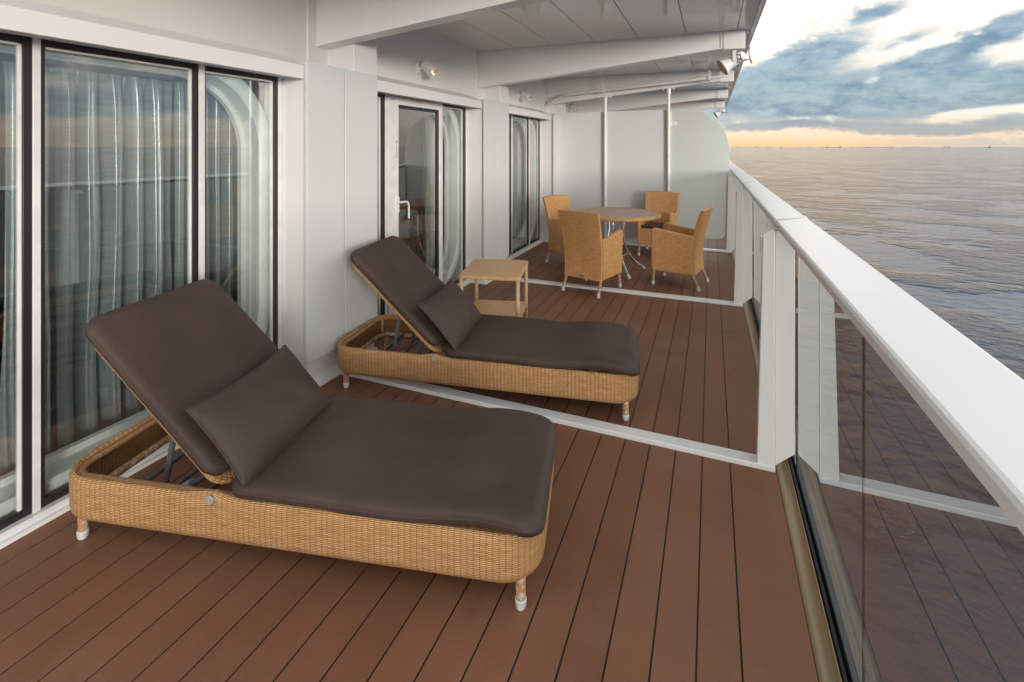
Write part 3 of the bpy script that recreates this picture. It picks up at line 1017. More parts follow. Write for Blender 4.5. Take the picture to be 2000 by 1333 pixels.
# ------------------------------------------------------------------ overhead deck
ZC = 2.775
ov = thing('overhead_deck', 'white painted underside of the deck above, with tapered beams across the balcony', 'ceiling', (0, 0, ZC))
MB().box(-2.66, 0.405, 0.2, 15.4, 0.02, 0.24).build('deck_plate', M_BEAM, ov)
cx = [-2.655, -2.15, -1.685, -1.20, -0.7275, -0.245, 0.24, 0.37]
BY = [2.71 + BL * k for k in range(0, 5)]
for k in range(-1, 4):
    y0, y1 = (BY[k] + 0.125 if k >= 0 else 0.2), BY[k + 1] - 0.004
    for i in range(len(cx) - 1):
        MB().box(cx[i] + 0.003, cx[i + 1] - 0.003, y0, y1, 0.0, 0.019).build('ceiling_panel', M_CEIL, ov, bevel=0.002)
MB().box(cx[0], cx[-1], BY[-1] + 0.125, 15.38, 0.0, 0.019).build('ceiling_panel', M_CEIL, ov)
for yb_ in BY:
    b_ = MB()
    # web, bottom flange, top strip
    z_at = lambda x: 2.327 + (x + 2.66) * 0.0985 - ZC
    xe = 0.112
    b_.prism([(-2.658, z_at(-2.658) + 0.008), (xe, z_at(xe) + 0.008), (xe, 0.0), (-2.658, 0.0)], lambda a, c_, t_: (a, t_, c_), yb_ + 0.004, yb_ + 0.018)
    b_.prism([(-2.659, z_at(-2.659)), (xe, z_at(xe)), (xe, z_at(xe) + 0.0079), (-2.659, z_at(-2.659) + 0.0079)], lambda a, c_, t_: (a, t_, c_), yb_, yb_ + 0.12)
    bo = b_.build('beam', M_BEAM, ov, bevel=0.0015)
    MB().box(xe + 0.002, 0.316, yb_ - 0.005, yb_ + 0.12, z_at(xe) - 0.012, -0.001).build('beam_end_block', M_BEAM, bo, bevel=0.004)
    MB().box(-2.6, xe, yb_ - 0.010, yb_ + 0.003, -0.014, -0.001).build('weld_strip', M_BEAM, bo)
    MB().box(xe - 0.022, xe - 0.010, yb_ - 0.004, yb_ + 0.0035, z_at(xe) + 0.01, -0.02).build('weld_bead', M_BEAM, bo)
f_ = MB()
f_.prism([(0.372, 0.0), (0.40, -0.012), (0.412, -0.012), (0.412, 0.30), (0.406, 0.30), (0.405, 0.019), (0.372, 0.019)], lambda a, c_, t_: (a, t_, c_), 0.2, 15.4)
f_.build('edge_fascia', M_BEAM, ov, smooth=40)

# ------------------------------------------------------------------ pipe under the ceiling
pp = thing('ceiling_pipe', 'white pipe running across under the ceiling in front of the third beam', 'pipe', (-1.2, 7.88, 2.5))
px_ = lambda x: 2.47 + (x + 2.3) * 0.072 - 2.5
pts = [(-2.62 + 1.2, 0.05, px_(-2.3) - 0.16), (-2.45 + 1.2, 0.03, px_(-2.3) - 0.08), (-2.33 + 1.2, 0, px_(-2.3) - 0.012), (-2.2 + 1.2, 0, px_(-2.2))]
path = bez(pts, 5) + [Vector((x + 1.2, 0, px_(x))) for x in (-1.5, -0.7, 0.0)] + bez([(0.08 + 1.2, 0, px_(0.08)), (0.17 + 1.2, 0, px_(0.17) + 0.012), (0.21 + 1.2, 0, px_(0.2) + 0.06), (0.215 + 1.2, 0, px_(0.2) + 0.11)], 5)
MB().tube(path, 0.024, 14).build('pipe', M_FIT, pp, smooth=50)
MB().tube([(-2.22 + 1.2, 0, px_(-2.22)), (-2.16 + 1.2, 0, px_(-2.16))], 0.030, 14).build('coupling', M_FIT, pp, smooth=50)
for hx in (-1.62, -0.02):
    hg = MB()
    hg.box(hx + 1.2 - 0.02, hx + 1.2 + 0.02, -0.034, -0.028, px_(hx) - 0.036, ZC - 2.5 - 0.002)
    hg.box(hx + 1.2 - 0.02, hx + 1.2 + 0.02, -0.028, 0.034, px_(hx) - 0.036, px_(hx) - 0.030)
    hg.box(hx + 1.2 - 0.02, hx + 1.2 + 0.02, 0.028, 0.034, px_(hx) - 0.030, px_(hx) + 0.04)
    hg.build('pipe_hanger', M_FIT, pp)

# ------------------------------------------------------------------ privacy divider
YD = 8.03
dv = thing('privacy_divider', 'white and frosted glass privacy divider with a rounded seaward corner, behind the dining set', 'divider', (-1.2, YD, 0))
dvz = 2.185
MB().box(-2.43 + 1.2, -1.66 + 1.2, 0.0, 0.03, 0.026, dvz - 0.004).build('metal_panel', M_COOL, dv, bevel=0.003)
MB().box(-1.655 + 1.2, -0.615 + 1.2, 0.0, 0.03, 0.026, dvz).build('metal_panel', M_COOL, dv, bevel=0.003)
MB().box(-2.60 + 1.2, -2.435 + 1.2, -0.01, 0.05, 0.026, dvz - 0.01).build('wall_channel', M_WHITE, dv, bevel=0.004)
out = [(-0.61, 0.19), (0.08, 0.19)]
for k in range(1, 9):
    a = R(90 * k / 8)
    out.append((0.08 + 0.18 * math.sin(a), 0.37 - 0.18 * math.cos(a)))
for k in range(0, 19):
    a = R(90 * k / 18)
    out.append((-0.33 + 0.59 * math.cos(a), 1.52 + 0.675 * math.sin(a)))
out.append((-0.61, 2.195))
MB().prism(out, lambda a, c_, t_: (a + 1.2, t_, c_), 0.008, 0.02).build('frosted_glass', M_FROST, dv, bevel=0.002)
for pxx in (-1.62, -0.62):
    zt = 2.327 + (pxx + 2.66) * 0.0985
    pl = MB()
    pl.tube([(pxx + 1.2, -0.035, 0.026), (pxx + 1.2, -0.035, zt - 0.05)], 0.026, 16)
    p_ = pl.build('pole', M_FIT, dv, smooth=50)
    pb = MB()
    pb.box(pxx + 1.2 - 0.10, pxx + 1.2 + 0.10, -0.075, 0.02, zt - 0.014, zt - 0.002)
    pb.lathe([(0.036, zt - 0.10), (0.036, zt - 0.015)], Matrix.Translation((pxx + 1.2, -0.035, 0)), 14)
    for sx in (-0.08, 0.08):
        pb.box(pxx + 1.2 + sx - 0.01, pxx + 1.2 + sx + 0.01, -0.06, -0.04, zt - 0.035, zt - 0.0145)
    pb.build('pole_bracket', M_FIT, p_, smooth=40)
cl = MB()
cl.prism([(-0.64, 1.93), (-0.52, 1.93), (-0.50, 1.945), (-0.50, 1.985), (-0.52, 2.0), (-0.64, 2.0)], lambda a, c_, t_: (a + 1.2, t_, c_), -0.012, 0.007)
cl.build('glass_clamp', M_FIT, dv, bevel=0.004)
MB().box(-0.66 + 1.2, -0.58 + 1.2, -0.03, 0.0, 1.9, 2.15).build('clamp_channel', M_FIT, dv, bevel=0.004)


# ------------------------------------------------------------------ wall lamps
def lamp(y, lit, label):
    o = thing('wall_lamp', label, 'lamp', (XW, y, 2.37), 0, 'white spot lamps on the cabin walls')
    bs = MB()
    bs.lathe([(0.0, 0.0), (0.058, 0.001), (0.060, 0.02), (0.052, 0.032), (0.0, 0.034)], Matrix.Rotation(R(90), 4, 'Y') @ Matrix.Scale(0.8, 4, (0, 1, 0)), 24)
    bs.build('base', M_FIT, o, smooth=40)
    MB().tube([(0.03, 0, 0.0), (0.085, 0.0, 0.0)], 0.019, 12).build('neck', M_FIT, o, smooth=40)
    ax = Vector((0.66, 0.02, -0.70)).normalized()
    Mx = Matrix.Translation(Vector((0.105, 0.0, 0.025)) - ax * 0.05) @ ax.to_track_quat('Z', 'Y').to_matrix().to_4x4()
    sh = MB()
    sh.lathe([(0.0, 0.0), (0.03, 0.004), (0.048, 0.022), (0.054, 0.05), (0.055, 0.168), (0.050, 0.168), (0.048, 0.12), (0.0, 0.118)], Mx, 28)
    s_ = sh.build('lamp_shade', M_FIT, o, smooth=40)
    rf = MB()
    rf.lathe([(0.0, 0.119), (0.022, 0.122), (0.0475, 0.158), (0.0475, 0.162), (0.02, 0.1235), (0.0, 0.1205)], Mx, 24)
    rf.build('reflector', M_REFL, s_, smooth=40)
    bb = MB()
    bb.lathe([(0.0, 0.15), (0.010, 0.146), (0.013, 0.135), (0.009, 0.124), (0.0, 0.1225)], Mx, 12)
    bb.build('bulb', M_BULB if lit else M_CAP, s_, smooth=True)
    return o


lamp(4.03, True, 'white wall spot lamp with its bulb lit, above the glazed door')
lamp(6.69, False, 'unlit white wall spot lamp above the window beside the dining set')
lamp(9.35, False, 'small far wall spot lamp just above the divider')


# ------------------------------------------------------------------ loudspeakers
def speaker(x, y, z, label):
    o = thing('loudspeaker', label, 'loudspeaker', (x, y, z), 0, 'horn loudspeakers hung from the beam ends')
    ax = Vector((-0.80, -0.16, -0.50)).normalized()
    c0 = Vector((-0.005, -0.02, -0.095))
    Mx = Matrix.Translation(c0) @ ax.to_track_quat('Z', 'Y').to_matrix().to_4x4()
    h = MB()
    h.lathe([(0.0, -0.125), (0.03, -0.122), (0.048, -0.108), (0.053, -0.085), (0.053, -0.01), (0.056, 0.03), (0.064, 0.07), (0.082, 0.118), (0.086, 0.123),
             (0.083, 0.126), (0.076, 0.118), (0.05, 0.04), (0.0, 0.03)], Mx, 32)
    h.build('horn', M_FIT, o, smooth=40)
    r_ = MB()
    r_.lathe([(0.0825, 0.124), (0.0865, 0.121), (0.0885, 0.125), (0.0845, 0.129), (0.0825, 0.1245)], Mx, 32)
    r_.build('rim', simple('rim_gasket', (0.42, 0.33, 0.22), 0.6), o, smooth=True)
    b_ = MB()
    b_.box(-0.017, 0.017, -0.088, -0.082, -0.115, 0.0)
    b_.box(-0.017, 0.017, 0.040, 0.046, -0.115, 0.0)
    b_.box(-0.017, 0.017, -0.082, 0.040, -0.006, 0.0)
    b_.build('bracket', M_FIT, o, bevel=0.001)
    g = MB()
    bk = Mx @ Vector((0.045, 0, -0.09))
    for q in (-0.02, 0.03):
        g.tube([Mx @ Vector((0.052, q, -0.06)), Mx @ Vector((0.085, q, -0.06))], 0.013, 10)
    g.build('cable_gland', M_FIT, o, smooth=40)
    p0 = Mx @ Vector((0.085, 0.03, -0.06))
    MB().tube(bez([p0, p0 + Vector((0.03, 0, -0.07)), p0 + Vector((0.09, 0, -0.06)), (0.16, 0.0, -0.12), (0.14, 0.02, -0.03), (0.145, 0.05, 0.05)], 8), 0.0075, 8).build('cable', M_CABLE, o, smooth=True)
    return o


speaker(0.215, 5.42, 2.565, 'white horn loudspeaker hung from the beam end against the sky')
speaker(0.215, 13.40, 2.565, 'tiny far horn loudspeaker hanging just above the divider')

# ------------------------------------------------------------------ sun loungers
LW, LL = 0.68, 1.98


def mat_z(x, y):
    """height of the mattress centre plane above its rest"""
    b_ = 0.013 * math.exp(-((x - 1.72) / 0.16) ** 2) - 0.009 * math.exp(-((x - 1.45) / 0.2) ** 2)
    e = -0.028 * max(0, (x - 1.78) / 0.24) ** 2
    return b_ + e + 0.006 * noise.noise(Vector((x * 3, y * 4, 1.0)))


def cushion(name, a0, a1, b0, b1, Rc, th, parent, M, edge=0.045, warp=None, seed=0.0, flatb=False):
    """box cushion in the a-b plane with rounded plan corners, piped edge"""
    def sp(n, k):
        out_ = []
        for i in range(n + 1):
            t_ = i / n * 2 - 1
            out_.append(math.copysign(abs(math.sin(t_ * PI / 2)) ** 0.85, t_) if k else t_)
        return out_
    A, B = (a1 - a0) / 2, (b1 - b0) / 2
    cx_, cy_ = (a0 + a1) / 2, (b0 + b1) / 2
    us, vs = sp(64, 1), sp(32, 1)

    def plan(u, v):
        x_, y_ = u * A, v * B
        ix, iy = A - Rc, B - Rc
        if abs(x_) > ix and abs(y_) > iy:
            p, q = (abs(x_) - ix) / Rc, (abs(y_) - iy) / Rc
            p2, q2 = p * math.sqrt(1 - q * q / 2), q * math.sqrt(1 - p * p / 2)
            x_ = math.copysign(ix + p2 * Rc, x_)
            y_ = math.copysign(iy + q2 * Rc, y_)
            dd = Rc * (1 - min(1, math.hypot(p2, q2)))
        else:
            dd = min(A - abs(x_), B - abs(y_))
        return x_, y_, max(0.0, dd)

    def sf(sgn):
        def fn(u, v):
            x_, y_, dd = plan(u, v)
            t_ = min(1.0, dd / edge)
            hgt = (1 - (1 - t_) ** 2.4) ** 0.5
            k = 0.28 + 0.72 * hgt
            if dd < 1e-6:
                k = 0.0
            elif dd < 0.004:
                k = 0.45
            z_ = sgn * th / 2 * k
            if sgn < 0 and flatb:
                z_ *= 0.6
            if sgn > 0:
                z_ += 0.0035 * noise.noise(Vector((x_ * 6 + seed, y_ * 6, 0))) * t_
                z_ += 0.007 * t_ * abs(noise.noise(Vector((x_ * 22 + seed, y_ * 5, 2)))) * math.exp(-max(0, dd - 0.03) / 0.05)
            ww = warp(x_ + cx_, y_ + cy_) if warp else 0
            return M @ Vector((x_ + cx_, y_ + cy_, z_ + ww))
        return fn
    mb = MB()
    # two thin rows right at the boundary give the stitched edge
    us2 = [-1, -1 + 0.004 / A] + us[1:-1] + [1 - 0.004 / A, 1]
    vs2 = [-1, -1 + 0.004 / B] + vs[1:-1] + [1 - 0.004 / B, 1]
    us2, vs2 = sorted(set(us2)), sorted(set(vs2))
    mb.grid(sf(1), us2, vs2)
    mb.grid(sf(-1), us2, vs2, flip=True)
    o = mb.build(name, M_LEATH, parent, smooth=True, fix=False)
    # piping along the edge
    pts = []
    for (a, b2, na, nb) in rrect(a0, a1, b0, b1, Rc, 8):
        ww = warp(a, b2) if warp else 0
        pts.append(M @ Vector((a - na * 0.001, b2 - nb * 0.001, ww)))
    MB().tube(pts, 0.0032, 6, closed=True).build('piping', M_LEATH, o, smooth=True)
    return o


def make_lounger(label, loc, rz):
    r = thing('sun_lounger', label, 'sun lounger', loc, rz, 'wicker sun loungers on the balcony')
    path = rrect(0, LL, 0, LW, 0.15, 10)
    HB = 0.105

    def topz(x, y):
        z_ = 0.283
        z_ += -0.012 * max(0, (x - 1.7) / 0.3) ** 2
        if y < 0.1 or y > LW - 0.1:
            z_ += 0.020 * math.exp(-((x - 0.735) / 0.055) ** 2)
        return z_
    # outer wall with rolled top and tucked-in scalloped bottom
    mb = MB()
    prof = [(-0.030, 0.93), (-0.018, 1.0), (-0.006, 0.985), (0.001, 0.93), (0.002, 0.75), (0.001, 0.5), (0.0, 0.25), (-0.004, 0.12), (-0.014, 0.04),
            (-0.030, 0.0), (-0.040, 0.03), (-0.036, 0.15), (-0.034, 0.6)]

    def fn(a, b_, d_):
        tz = topz(a, b_)
        return (a, b_, HB + (tz - HB) * d_)
    Lq = [p for p in prof]
    b0 = len(mb.v)
    n, m = len(path), len(prof)
    arc = 0
    arcs = []
    for i, p in enumerate(path):
        arcs.append(arc)
        arc += math.dist(p[:2], path[(i + 1) % n][:2])
    arcs.append(arc)
    for a, c_, na, nc in path:
        for (o_, d_) in prof:
            mb.v.append(fn(a + na * o_, c_ + nc * o_, d_))
    vl = [0]
    for k in range(m):
        p, q = prof[k], prof[(k + 1) % m]
        vl.append(vl[-1] + math.dist((p[0], p[1] * 0.178), (q[0], q[1] * 0.178)))
    for i in range(n):
        j = (i + 1) % n
        for k in range(m):
            l = (k + 1) % m
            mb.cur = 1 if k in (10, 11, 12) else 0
            mb.face((b0 + i * m + k, b0 + j * m + k, b0 + j * m + l, b0 + i * m + l),
                    [(arcs[i], vl[k]), (arcs[i + 1], vl[k]), (arcs[i + 1], vl[k + 1]), (arcs[i], vl[k + 1])])
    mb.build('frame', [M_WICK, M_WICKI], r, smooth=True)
    # cane rails round the inside
    ip = rrect(0.045, LL - 0.045, 0.045, LW - 0.045, 0.09, 8)
    MB().tube([(a, b_, 0.262) for a, b_, _, _ in ip], 0.013, 10, closed=True).build('inner_rail', M_POLE, r, smooth=True)
    ip = rrect(0.06, LL - 0.06, 0.06, LW - 0.06, 0.09, 8)
    MB().tube([(a, b_, 0.145) for a, b_, _, _ in ip], 0.017, 10, closed=True).build('lower_rail', M_WRAP, r, smooth=True)
    for (a, b_) in ((0.075, LW - 0.075), (0.075, 0.075), (0.3, LW - 0.05), (0.3, 0.05)):
        MB().tube([(a, b_, 0.135), (a, b_, 0.255)], 0.014, 10).build('upright', M_POLE, r, smooth=True)
    for (a, b_) in ((0.095, 0.055), (1.905, 0.055), (0.095, LW - 0.055), (1.905, LW - 0.055)):
        lg = MB().tube([(a, b_, 0.03), (a, b_, 0.14)], 0.0175, 14).build('leg', M_WRAP, r, smooth=50)
        MB().lathe([(0.0, 0.0), (0.014, 0.001), (0.0195, 0.010), (0.0205, 0.034), (0.018, 0.036)], Matrix.Translation((a, b_, 0)), 14).build('foot_cap', M_CAP, lg, smooth=50)
    # seat bed of slats under the mattress
    for k in range(9):
        x_ = 0.80 + k * 0.135
        MB().box(x_, x_ + 0.07, 0.037, LW - 0.037, 0.262, 0.274).build('slat', M_POLE, r)
    # hinge knuckles
    for y_, sgn in ((0.0, -1), (LW, 1)):
        hb = MB()
        hb.lathe([(0.0, 0.0), (0.0165, 0.001), (0.018, 0.006), (0.014, 0.010), (0, 0.011)], Matrix.Translation((0.735, y_ + sgn * 0.002, 0.276)) @ Matrix.Rotation(R(90 * -sgn), 4, 'X'), 20)
        hb.build('hinge_button', M_DISC, r, smooth=40)
    # tilted back: frame, cushion, pillow share the hinge line
    th_ = R(42.3)
    piv = Matrix.Translation((0.745, 0, 0.285)) @ Matrix.Rotation(th_, 4, 'Y') @ Matrix.Scale(-1, 4, (1, 0, 0))
    # local: +a runs up the back, +b across, +c out of the lying face
    BLn = 0.86
    bf = MB()
    prof = [(-0.035, -0.012), (0.0, -0.012), (0.006, 0.0), (0.0, 0.012), (-0.035, 0.012)]
    bf.sweep(rrect(-0.01, BLn - 0.02, 0.035, LW - 0.035, 0.09, 8), prof, lambda a, b_, d_: piv @ Vector((a, b_, d_)))
    b_o = bf.build('back_frame', M_WICK, r, smooth=60)
    for k in range(5):
        a = 0.08 + k * 0.155
        mbx = MB().box(a, a + 0.06, 0.04, LW - 0.04, -0.004, 0.006, M=piv)
        mbx.build('slat', M_POLE, b_o)
    cushion('back_cushion', 0.035, BLn + 0.005, 0.005, LW - 0.005, 0.075, 0.062, r, piv @ Matrix.Translation((0, 0, 0.042)),
            warp=lambda x_, y_: 0.006 * noise.noise(Vector((x_ * 3, y_ * 3, loc[1]))), seed=loc[1])
    cushion('seat_cushion', 0.785, LL + 0.008, -0.004, LW + 0.004, 0.085, 0.062, r, Matrix.Translation((0, 0, 0.312)), warp=mat_z, seed=loc[1] + 4)
    # pillow leaning in the angle
    pw, ph_, pt = 0.30, 0.178, 0.07
    PM = Matrix.Translation((0.755, LW / 2 - 0.045, 0.475)) @ Matrix.Rotation(R(47), 4, 'Y') @ Matrix.Scale(-1, 4, (1, 0, 0))

    def pil(sgn):
        def g(u, v):
            e = 0.035
            x_ = ph_ * u * (1 - e * (1 - v * v) * 1.2) * (1 + 0.02 * v * v)
            y_ = pw * v * (1 - e * (1 - u * u))
            k = max(0, (1 - u ** 4)) ** 0.55 * max(0, (1 - v ** 4)) ** 0.5
            z_ = sgn * pt * (0.08 * 0 + k) * (0.72 + 0.28 * math.cos(u * 1.4) * math.cos(v * 1.2))
            z_ += 0.006 * noise.noise(Vector((u * 2.5, v * 3 + loc[1], sgn))) * k
            wr = math.exp(-((1 - abs(u)) ** 2 + (1 - abs(v)) ** 2) / 0.06)
            z_ += 0.008 * wr * math.sin(14 * (u + v)) * k
            if sgn < 0:
                z_ *= 0.6
            sag = -0.01 * (1 - v * v)
            return PM @ Vector((x_ + sag, y_, z_))
        return g
    ss_ = [math.sin((i / 34 * 2 - 1) * PI / 2) for i in range(35)]
    s2_ = [math.sin((i / 48 * 2 - 1) * PI / 2) for i in range(49)]
    pm = MB()
    pm.grid(pil(1), ss_, s2_)
    pm.grid(pil(-1), ss_, s2_, flip=True)
    po = pm.build('pillow', M_LEATH, r, smooth=True, fix=False)
    edge = [pil(1)(u, -1) for u in ss_] + [pil(1)(1, v) for v in s2_] + [pil(1)(u, 1) for u in reversed(ss_)] + [pil(1)(-1, v) for v in reversed(s2_)]
    ed = [edge[0]]
    for p in edge[1:]:
        if (p - ed[-1]).length > 0.004:
            ed.append(p)
    MB().tube(ed, 0.0035, 6, closed=True).build('piping', M_LEATH, po, smooth=True)
    tg = pil(1)(-1, -0.88)
    MB().box(-0.002, 0.012, -0.012, 0.012, -0.001, 0.001, M=Matrix.Translation(tg) @ Matrix.Rotation(R(40), 4, 'Y')).build('care_tag', M_TAG, po)
    # support bars of the back
    for y_ in (0.17, LW - 0.17):
        top = piv @ Vector((0.40, y_, -0.014))
        low = Vector((0.36, y_, 0.120))
        MB().tube(bez([top, top * 0.35 + low * 0.65 + Vector((0.0, 0, 0.0)), low], 6), 0.0115, 10).build('support_bar', M_GREY, r, smooth=50)
        MB().tube(bez([low, Vector((0.45, y_, 0.17)), Vector((0.56, y_, 0.235)), piv @ Vector((0.18, y_, -0.014))], 6), 0.011, 10).build('support_bar', M_GREY, r, smooth=50)
        MB().lathe([(0.02, 0), (0.02, 0.05)], Matrix.Translation((0.455, y_, 0.165)) @ Matrix.Rotation(R(60), 4, 'Y'), 12).build('slide_sleeve', M_DISC, r, smooth=50)
    MB().tube([(0.36, 0.17, 0.120), (0.36, LW - 0.17, 0.120)], 0.011, 10).build('cross_bar', M_GREY, r, smooth=50)
    for (x_, zz) in ((0.24, 0.165), (0.56, 0.19)):
        MB().tube([(x_, 0.05, 0.15), (x_, LW - 0.05, 0.15)], 0.012, 10).build('cross_bar', M_GREY, r, smooth=50)
    return r


# leg positions fix the placement: near head leg is local (.105,.055)
def place(px0, py0, px1, py1):
    a = math.atan2(py1 - py0, px1 - px0)
    ox = px0 - (0.095 * math.cos(a) - 0.055 * math.sin(a))
    oy = py0 - (0.095 * math.sin(a) + 0.055 * math.cos(a))
    return (ox, oy, 0), a


l1, a1_ = place(-2.376, 1.165, -0.613, 1.566)
make_lounger('near wicker sun lounger with dark brown cushions, largest in the foreground', l1, a1_)
l2, a2_ = place(-2.245, 2.56, -0.480, 2.870)
make_lounger('farther wicker sun lounger with dark brown cushions, in front of the side table', l2, a2_)

# ------------------------------------------------------------------ wicker side table
stx, sty = (-1.856 - 1.37 - 1.529 - 2.031) / 4, (3.40 + 3.52 + 4.095 + 3.975) / 4
st = thing('side_table', 'square pale wicker side table with a lower shelf, behind the farther lounger', 'side table', (stx, sty + 0.01, 0), R(14))
SX, SY = 0.25, 0.30


def slab(z0, z1, sx, sy, r_):
    mb = MB()
    nx, ny = 26, 30

    def f_(u, v):
        return (u, v, z1)
    pth = rrect(-sx, sx, -sy, sy, r_, 5)
    mb.sweep(pth, [(-0.012, z1), (-0.003, z1 - 0.004), (0.0, z1 - 0.014), (0.0, z0 + 0.01), (-0.006, z0), (-0.012, z0)], lambda a, b_, d_: (a, b_, d_))
    for zz in (z1 - 0.0002, z0 + 0.0002):
        b_ = len(mb.v)
        inn = [(a - na * 0.012, c_ - nc * 0.012, zz) for a, c_, na, nc in pth]
        mb.v += inn
        mb.face([b_ + i for i in range(len(inn))], [(p[0], p[1]) for p in inn])
    return mb


slab(0.545, 0.575, SX, SY, 0.025).build('table_top', M_TBW, st, smooth=40)
slab(0.180, 0.205, SX - 0.012, SY - 0.012, 0.02).build('shelf', M_TBW, st, smooth=40)
for sx in (-1, 1):
    for sy in (-1, 1):
        a, b_ = sx * (SX - 0.022), sy * (SY - 0.022)
        lg = MB().tube([(a, b_, 0.03), (a, b_, 0.15), (a, b_, 0.545)], 0.0165, 12).build('leg', M_POLEL, st, smooth=50)
        MB().tube([(a, b_, 0.04), (a, b_, 0.16)], 0.0172, 12).build('worn_wrapping', M_WRAP, lg, smooth=50)
        MB().lathe([(0.0, 0.0), (0.016, 0.001), (0.0185, 0.01), (0.0185, 0.034), (0.017, 0.035)], Matrix.Translation((a, b_, 0)), 12).build('foot_cap', M_CAP, lg, smooth=50)

# ------------------------------------------------------------------ round dining table
TX, TY = -1.13, 6.36
tb = thing('dining_table', 'round slatted table with a wicker rim and curved metal legs', 'table', (TX, TY, 0), R(-13))
TR = 0.545
rim = MB()
pth = [(TR * math.cos(2 * PI * k / 64), TR * math.sin(2 * PI * k / 64), math.cos(2 * PI * k / 64), math.sin(2 * PI * k / 64)) for k in range(64)]
rim.sweep(pth, [(-0.028, 0.742), (-0.014, 0.747), (-0.003, 0.741), (0.0, 0.728), (-0.002, 0.708), (-0.015, 0.702), (-0.028, 0.706)], lambda a, b_, d_: (a, b_, d_))
rim.build('rim', M_CHW, tb, smooth=50)
ri = TR - 0.029
ns = 11
wd = 2 * ri / ns
for k in range(ns):
    x0, x1 = -ri + k * wd + 0.006, -ri + (k + 1) * wd - 0.006
    lo, hi = [], []
    for q in range(9):
        x_ = x0 + (x1 - x0) * q / 8
        yv = math.sqrt(max(0.0004, ri * ri - x_ * x_))
        hi.append((x_, yv))
        lo.append((x_, -yv))
    MB().prism(lo + hi[::-1], lambda a, b_, t_: (a, b_, t_), 0.722, 0.741).build('slat', M_TTOP, tb, bevel=0.0015)
MB().lathe([(0.0, 0.70), (ri, 0.70), (ri, 0.7375), (0.0, 0.7375)], Matrix.Identity(4), 40).build('support_plate', M_GASKET, tb)
for k in range(4):
    a = R(45 + 90 * k - 10 + 13)
    cs, sn = math.cos(a), math.sin(a)
    cyy = -0.08
    pts = bez([(cs * 0.12, sn * 0.12 + cyy * 0.3, 0.70), (cs * 0.10, sn * 0.10 + cyy * 0.5, 0.52), (cs * 0.15, sn * 0.15 + cyy, 0.30), (cs * 0.25, sn * 0.25 + cyy, 0.14), (cs * 0.40, sn * 0.40 + cyy, 0.02)], 8)
    lg = MB().tube(pts, 0.015, 12).build('leg', M_STEEL, tb, smooth=50)
    MB().tube([pts[-2], pts[-1] + Vector((cs * 0.012, sn * 0.012, -0.01))], 0.020, 12).build('foot_cap', M_CAP, lg, smooth=50)
    a2 = a + R(90)
    p, q = Vector((cs * 0.19, sn * 0.19 + cyy, 0.22)), Vector((math.cos(a2) * 0.19, math.sin(a2) * 0.19 + cyy, 0.22))
    MB().tube([p, q], 0.010, 10).build('stretcher', M_STEEL, tb, smooth=50)
    MB().tube([pts[18], pts[20], pts[22]], 0.021, 10).build('cane_binding', M_WRAP, lg, smooth=50)


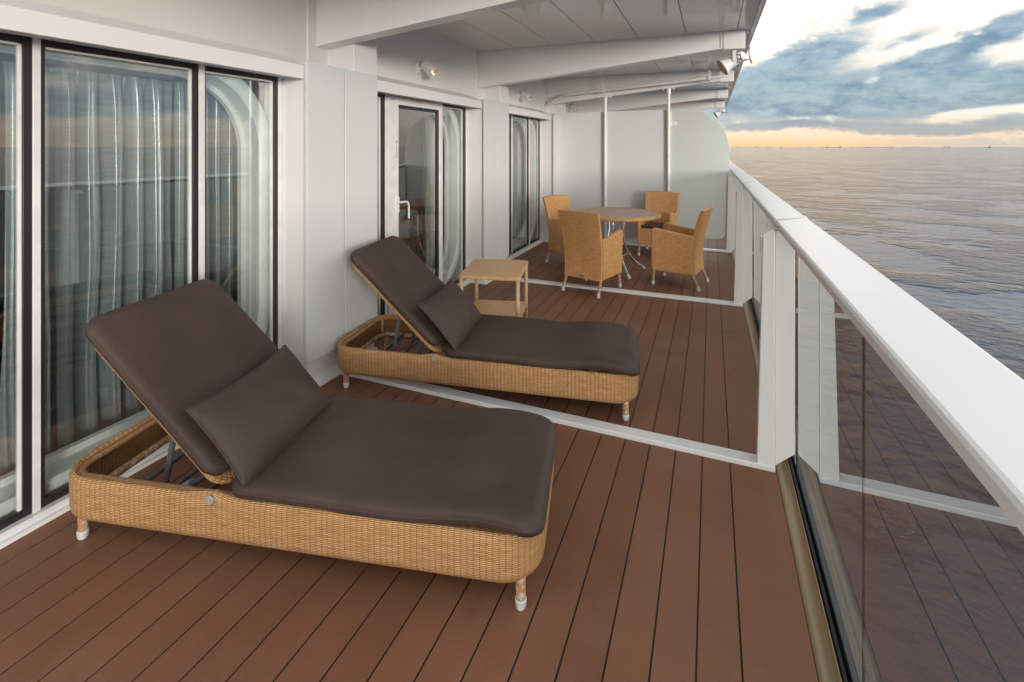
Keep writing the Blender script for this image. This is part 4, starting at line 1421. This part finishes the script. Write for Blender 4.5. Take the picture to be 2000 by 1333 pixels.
# ------------------------------------------------------------------ wicker armchairs
def make_chair(label, loc, rz):
    """local +y is the front"""
    r = thing('armchair', label, 'armchair', loc, rz, 'wicker armchairs round the table')
    ZB = 0.165
    # rear profile y(z)
    pr = [(0.165, -0.235), (0.30, -0.222), (0.45, -0.225), (0.60, -0.25), (0.75, -0.285), (0.875, -0.325), (0.89, -0.335)]

    def yz(z_):
        for (za, ya_), (zb, yb_) in zip(pr[:-1], pr[1:]):
            if z_ <= zb:
                t_ = (z_ - za) / (zb - za)
                return ya_ + (yb_ - ya_) * t_
        return pr[-1][1]

    def hw(z_):
        return 0.225 + 0.022 * ((z_ - ZB) / 0.72) ** 1.5

    def back(off):
        def g(u, v):
            z_ = ZB + (0.89 - ZB) * v
            b_ = 0.028 * (1 - u * u) * min(1, max(0, (z_ - 0.3) / 0.4))
            drop = 0.012 * u * u * (1 if v > 0.999 else v ** 6)
            return Vector((u * hw(z_), yz(z_) - b_ + off, z_ + 0.012 * v ** 8 - drop))
        return g
    us = [i / 14 * 2 - 1 for i in range(15)]
    vs = [j / 18 for j in range(19)]
    mb = MB()
    mb.grid(back(-0.015), us, vs)
    mb.grid(back(0.022), us, vs, flip=True)
    # close the rim
    for fu in (-1, 1):
        mb.grid(lambda a, v: back(-0.015)(fu, v).lerp(back(0.022)(fu, v), a), [0, 0.5, 1], vs, flip=fu > 0)
    mb.grid(lambda u, a: back(-0.015)(u, 1).lerp(back(0.022)(u, 1), a) + Vector((0, 0, 0.008 * math.sin(a * PI))), us, [0, 0.5, 1])
    mb.grid(lambda u, a: back(-0.015)(u, 0).lerp(back(0.022)(u, 0), a), us, [0, 1], flip=True)
    mb.build('backrest', M_CHW, r, smooth=50)
    # arms / side panels
    for sx in (-1, 1):
        o_ = [(-0.225, ZB), (0.235, ZB), (0.242, 0.30), (0.238, 0.50), (0.240, 0.60), (0.232, 0.645), (0.205, 0.663), (0.17, 0.660),
              (0.05, 0.640), (-0.10, 0.618), (-0.20, 0.606), (-0.245, 0.605), (-0.222, 0.45), (-0.215, 0.30)]
        s_ = MB()
        s_.prism(o_, lambda a, b_, t_: (sx * (t_ + 0.012 * max(0, (b_ - 0.3) / 0.3)), a, b_), 0.195, 0.243)
        s_.build('arm', M_CHW, r, bevel=0.014, seg=3)
    # front apron and seat
    MB().box(-0.197, 0.197, 0.195, 0.232, ZB, 0.405).build('apron', M_CHW, r, bevel=0.008)
    MB().box(-0.194, 0.194, -0.20, 0.194, 0.37, 0.40).build('seat', M_CHW, r)
    cm = MB()
    sq = [math.sin((i / 16 * 2 - 1) * PI / 2) for i in range(17)]

    def cf(sg):
        return lambda u, v: Vector((u * 0.193, 0.005 + v * 0.213, 0.428 + sg * 0.026 * (max(0, 1 - u ** 6) * max(0, 1 - v ** 6)) ** 0.4))
    cm.grid(cf(1), sq, sq)
    cm.grid(cf(-1), sq, sq, flip=True)
    cm.build('seat_cushion', M_LEATH, r, smooth=True, fix=False)
    for sx in (-1, 1):
        for (y0, y1) in ((0.215, 0.222), (-0.222, -0.285)):
            x0 = sx * 0.213
            x1 = x0 + sx * 0.008
            lg = MB().tube([(x0, y0, ZB + 0.04), (x0, y0, ZB), (x1, y1, 0.03)], [0.017, 0.017, 0.0145], 12).build('leg', M_WRAP, r, smooth=50)
            MB().tube([(x1 - sx * 0.0, y1 + (y0 - y1) * 0.08, 0.042), (x1, y1, 0.012), (x1, y1, 0.0)], [0.0175, 0.0185, 0.016], 12).build('foot_cap', M_CAP, lg, smooth=50)
    # small maker's plate on the lower back, blank metal at this size
    MB().box(-0.02, 0.02, -0.256, -0.251, ZB + 0.022, ZB + 0.036).build('name_plate', M_STEEL, r)
    return r


def ang(dx_, dy_):
    return math.atan2(-dx_, dy_)


make_chair('wicker armchair in front of the table with its back to the camera', (-1.235, 5.42, 0), ang(0.137, 0.47))
make_chair('wicker armchair at the right of the table, beside the railing', (-0.365, 6.02, 0), ang(-0.498, 0.10))
make_chair('wicker armchair at the left of the table, beside the cabin window', (-1.76, 6.47, 0), ang(0.884, -0.468))
make_chair('wicker armchair at the far side of the table, before the divider', (-0.74, 7.50, 0), ang(-0.12, -1.0))
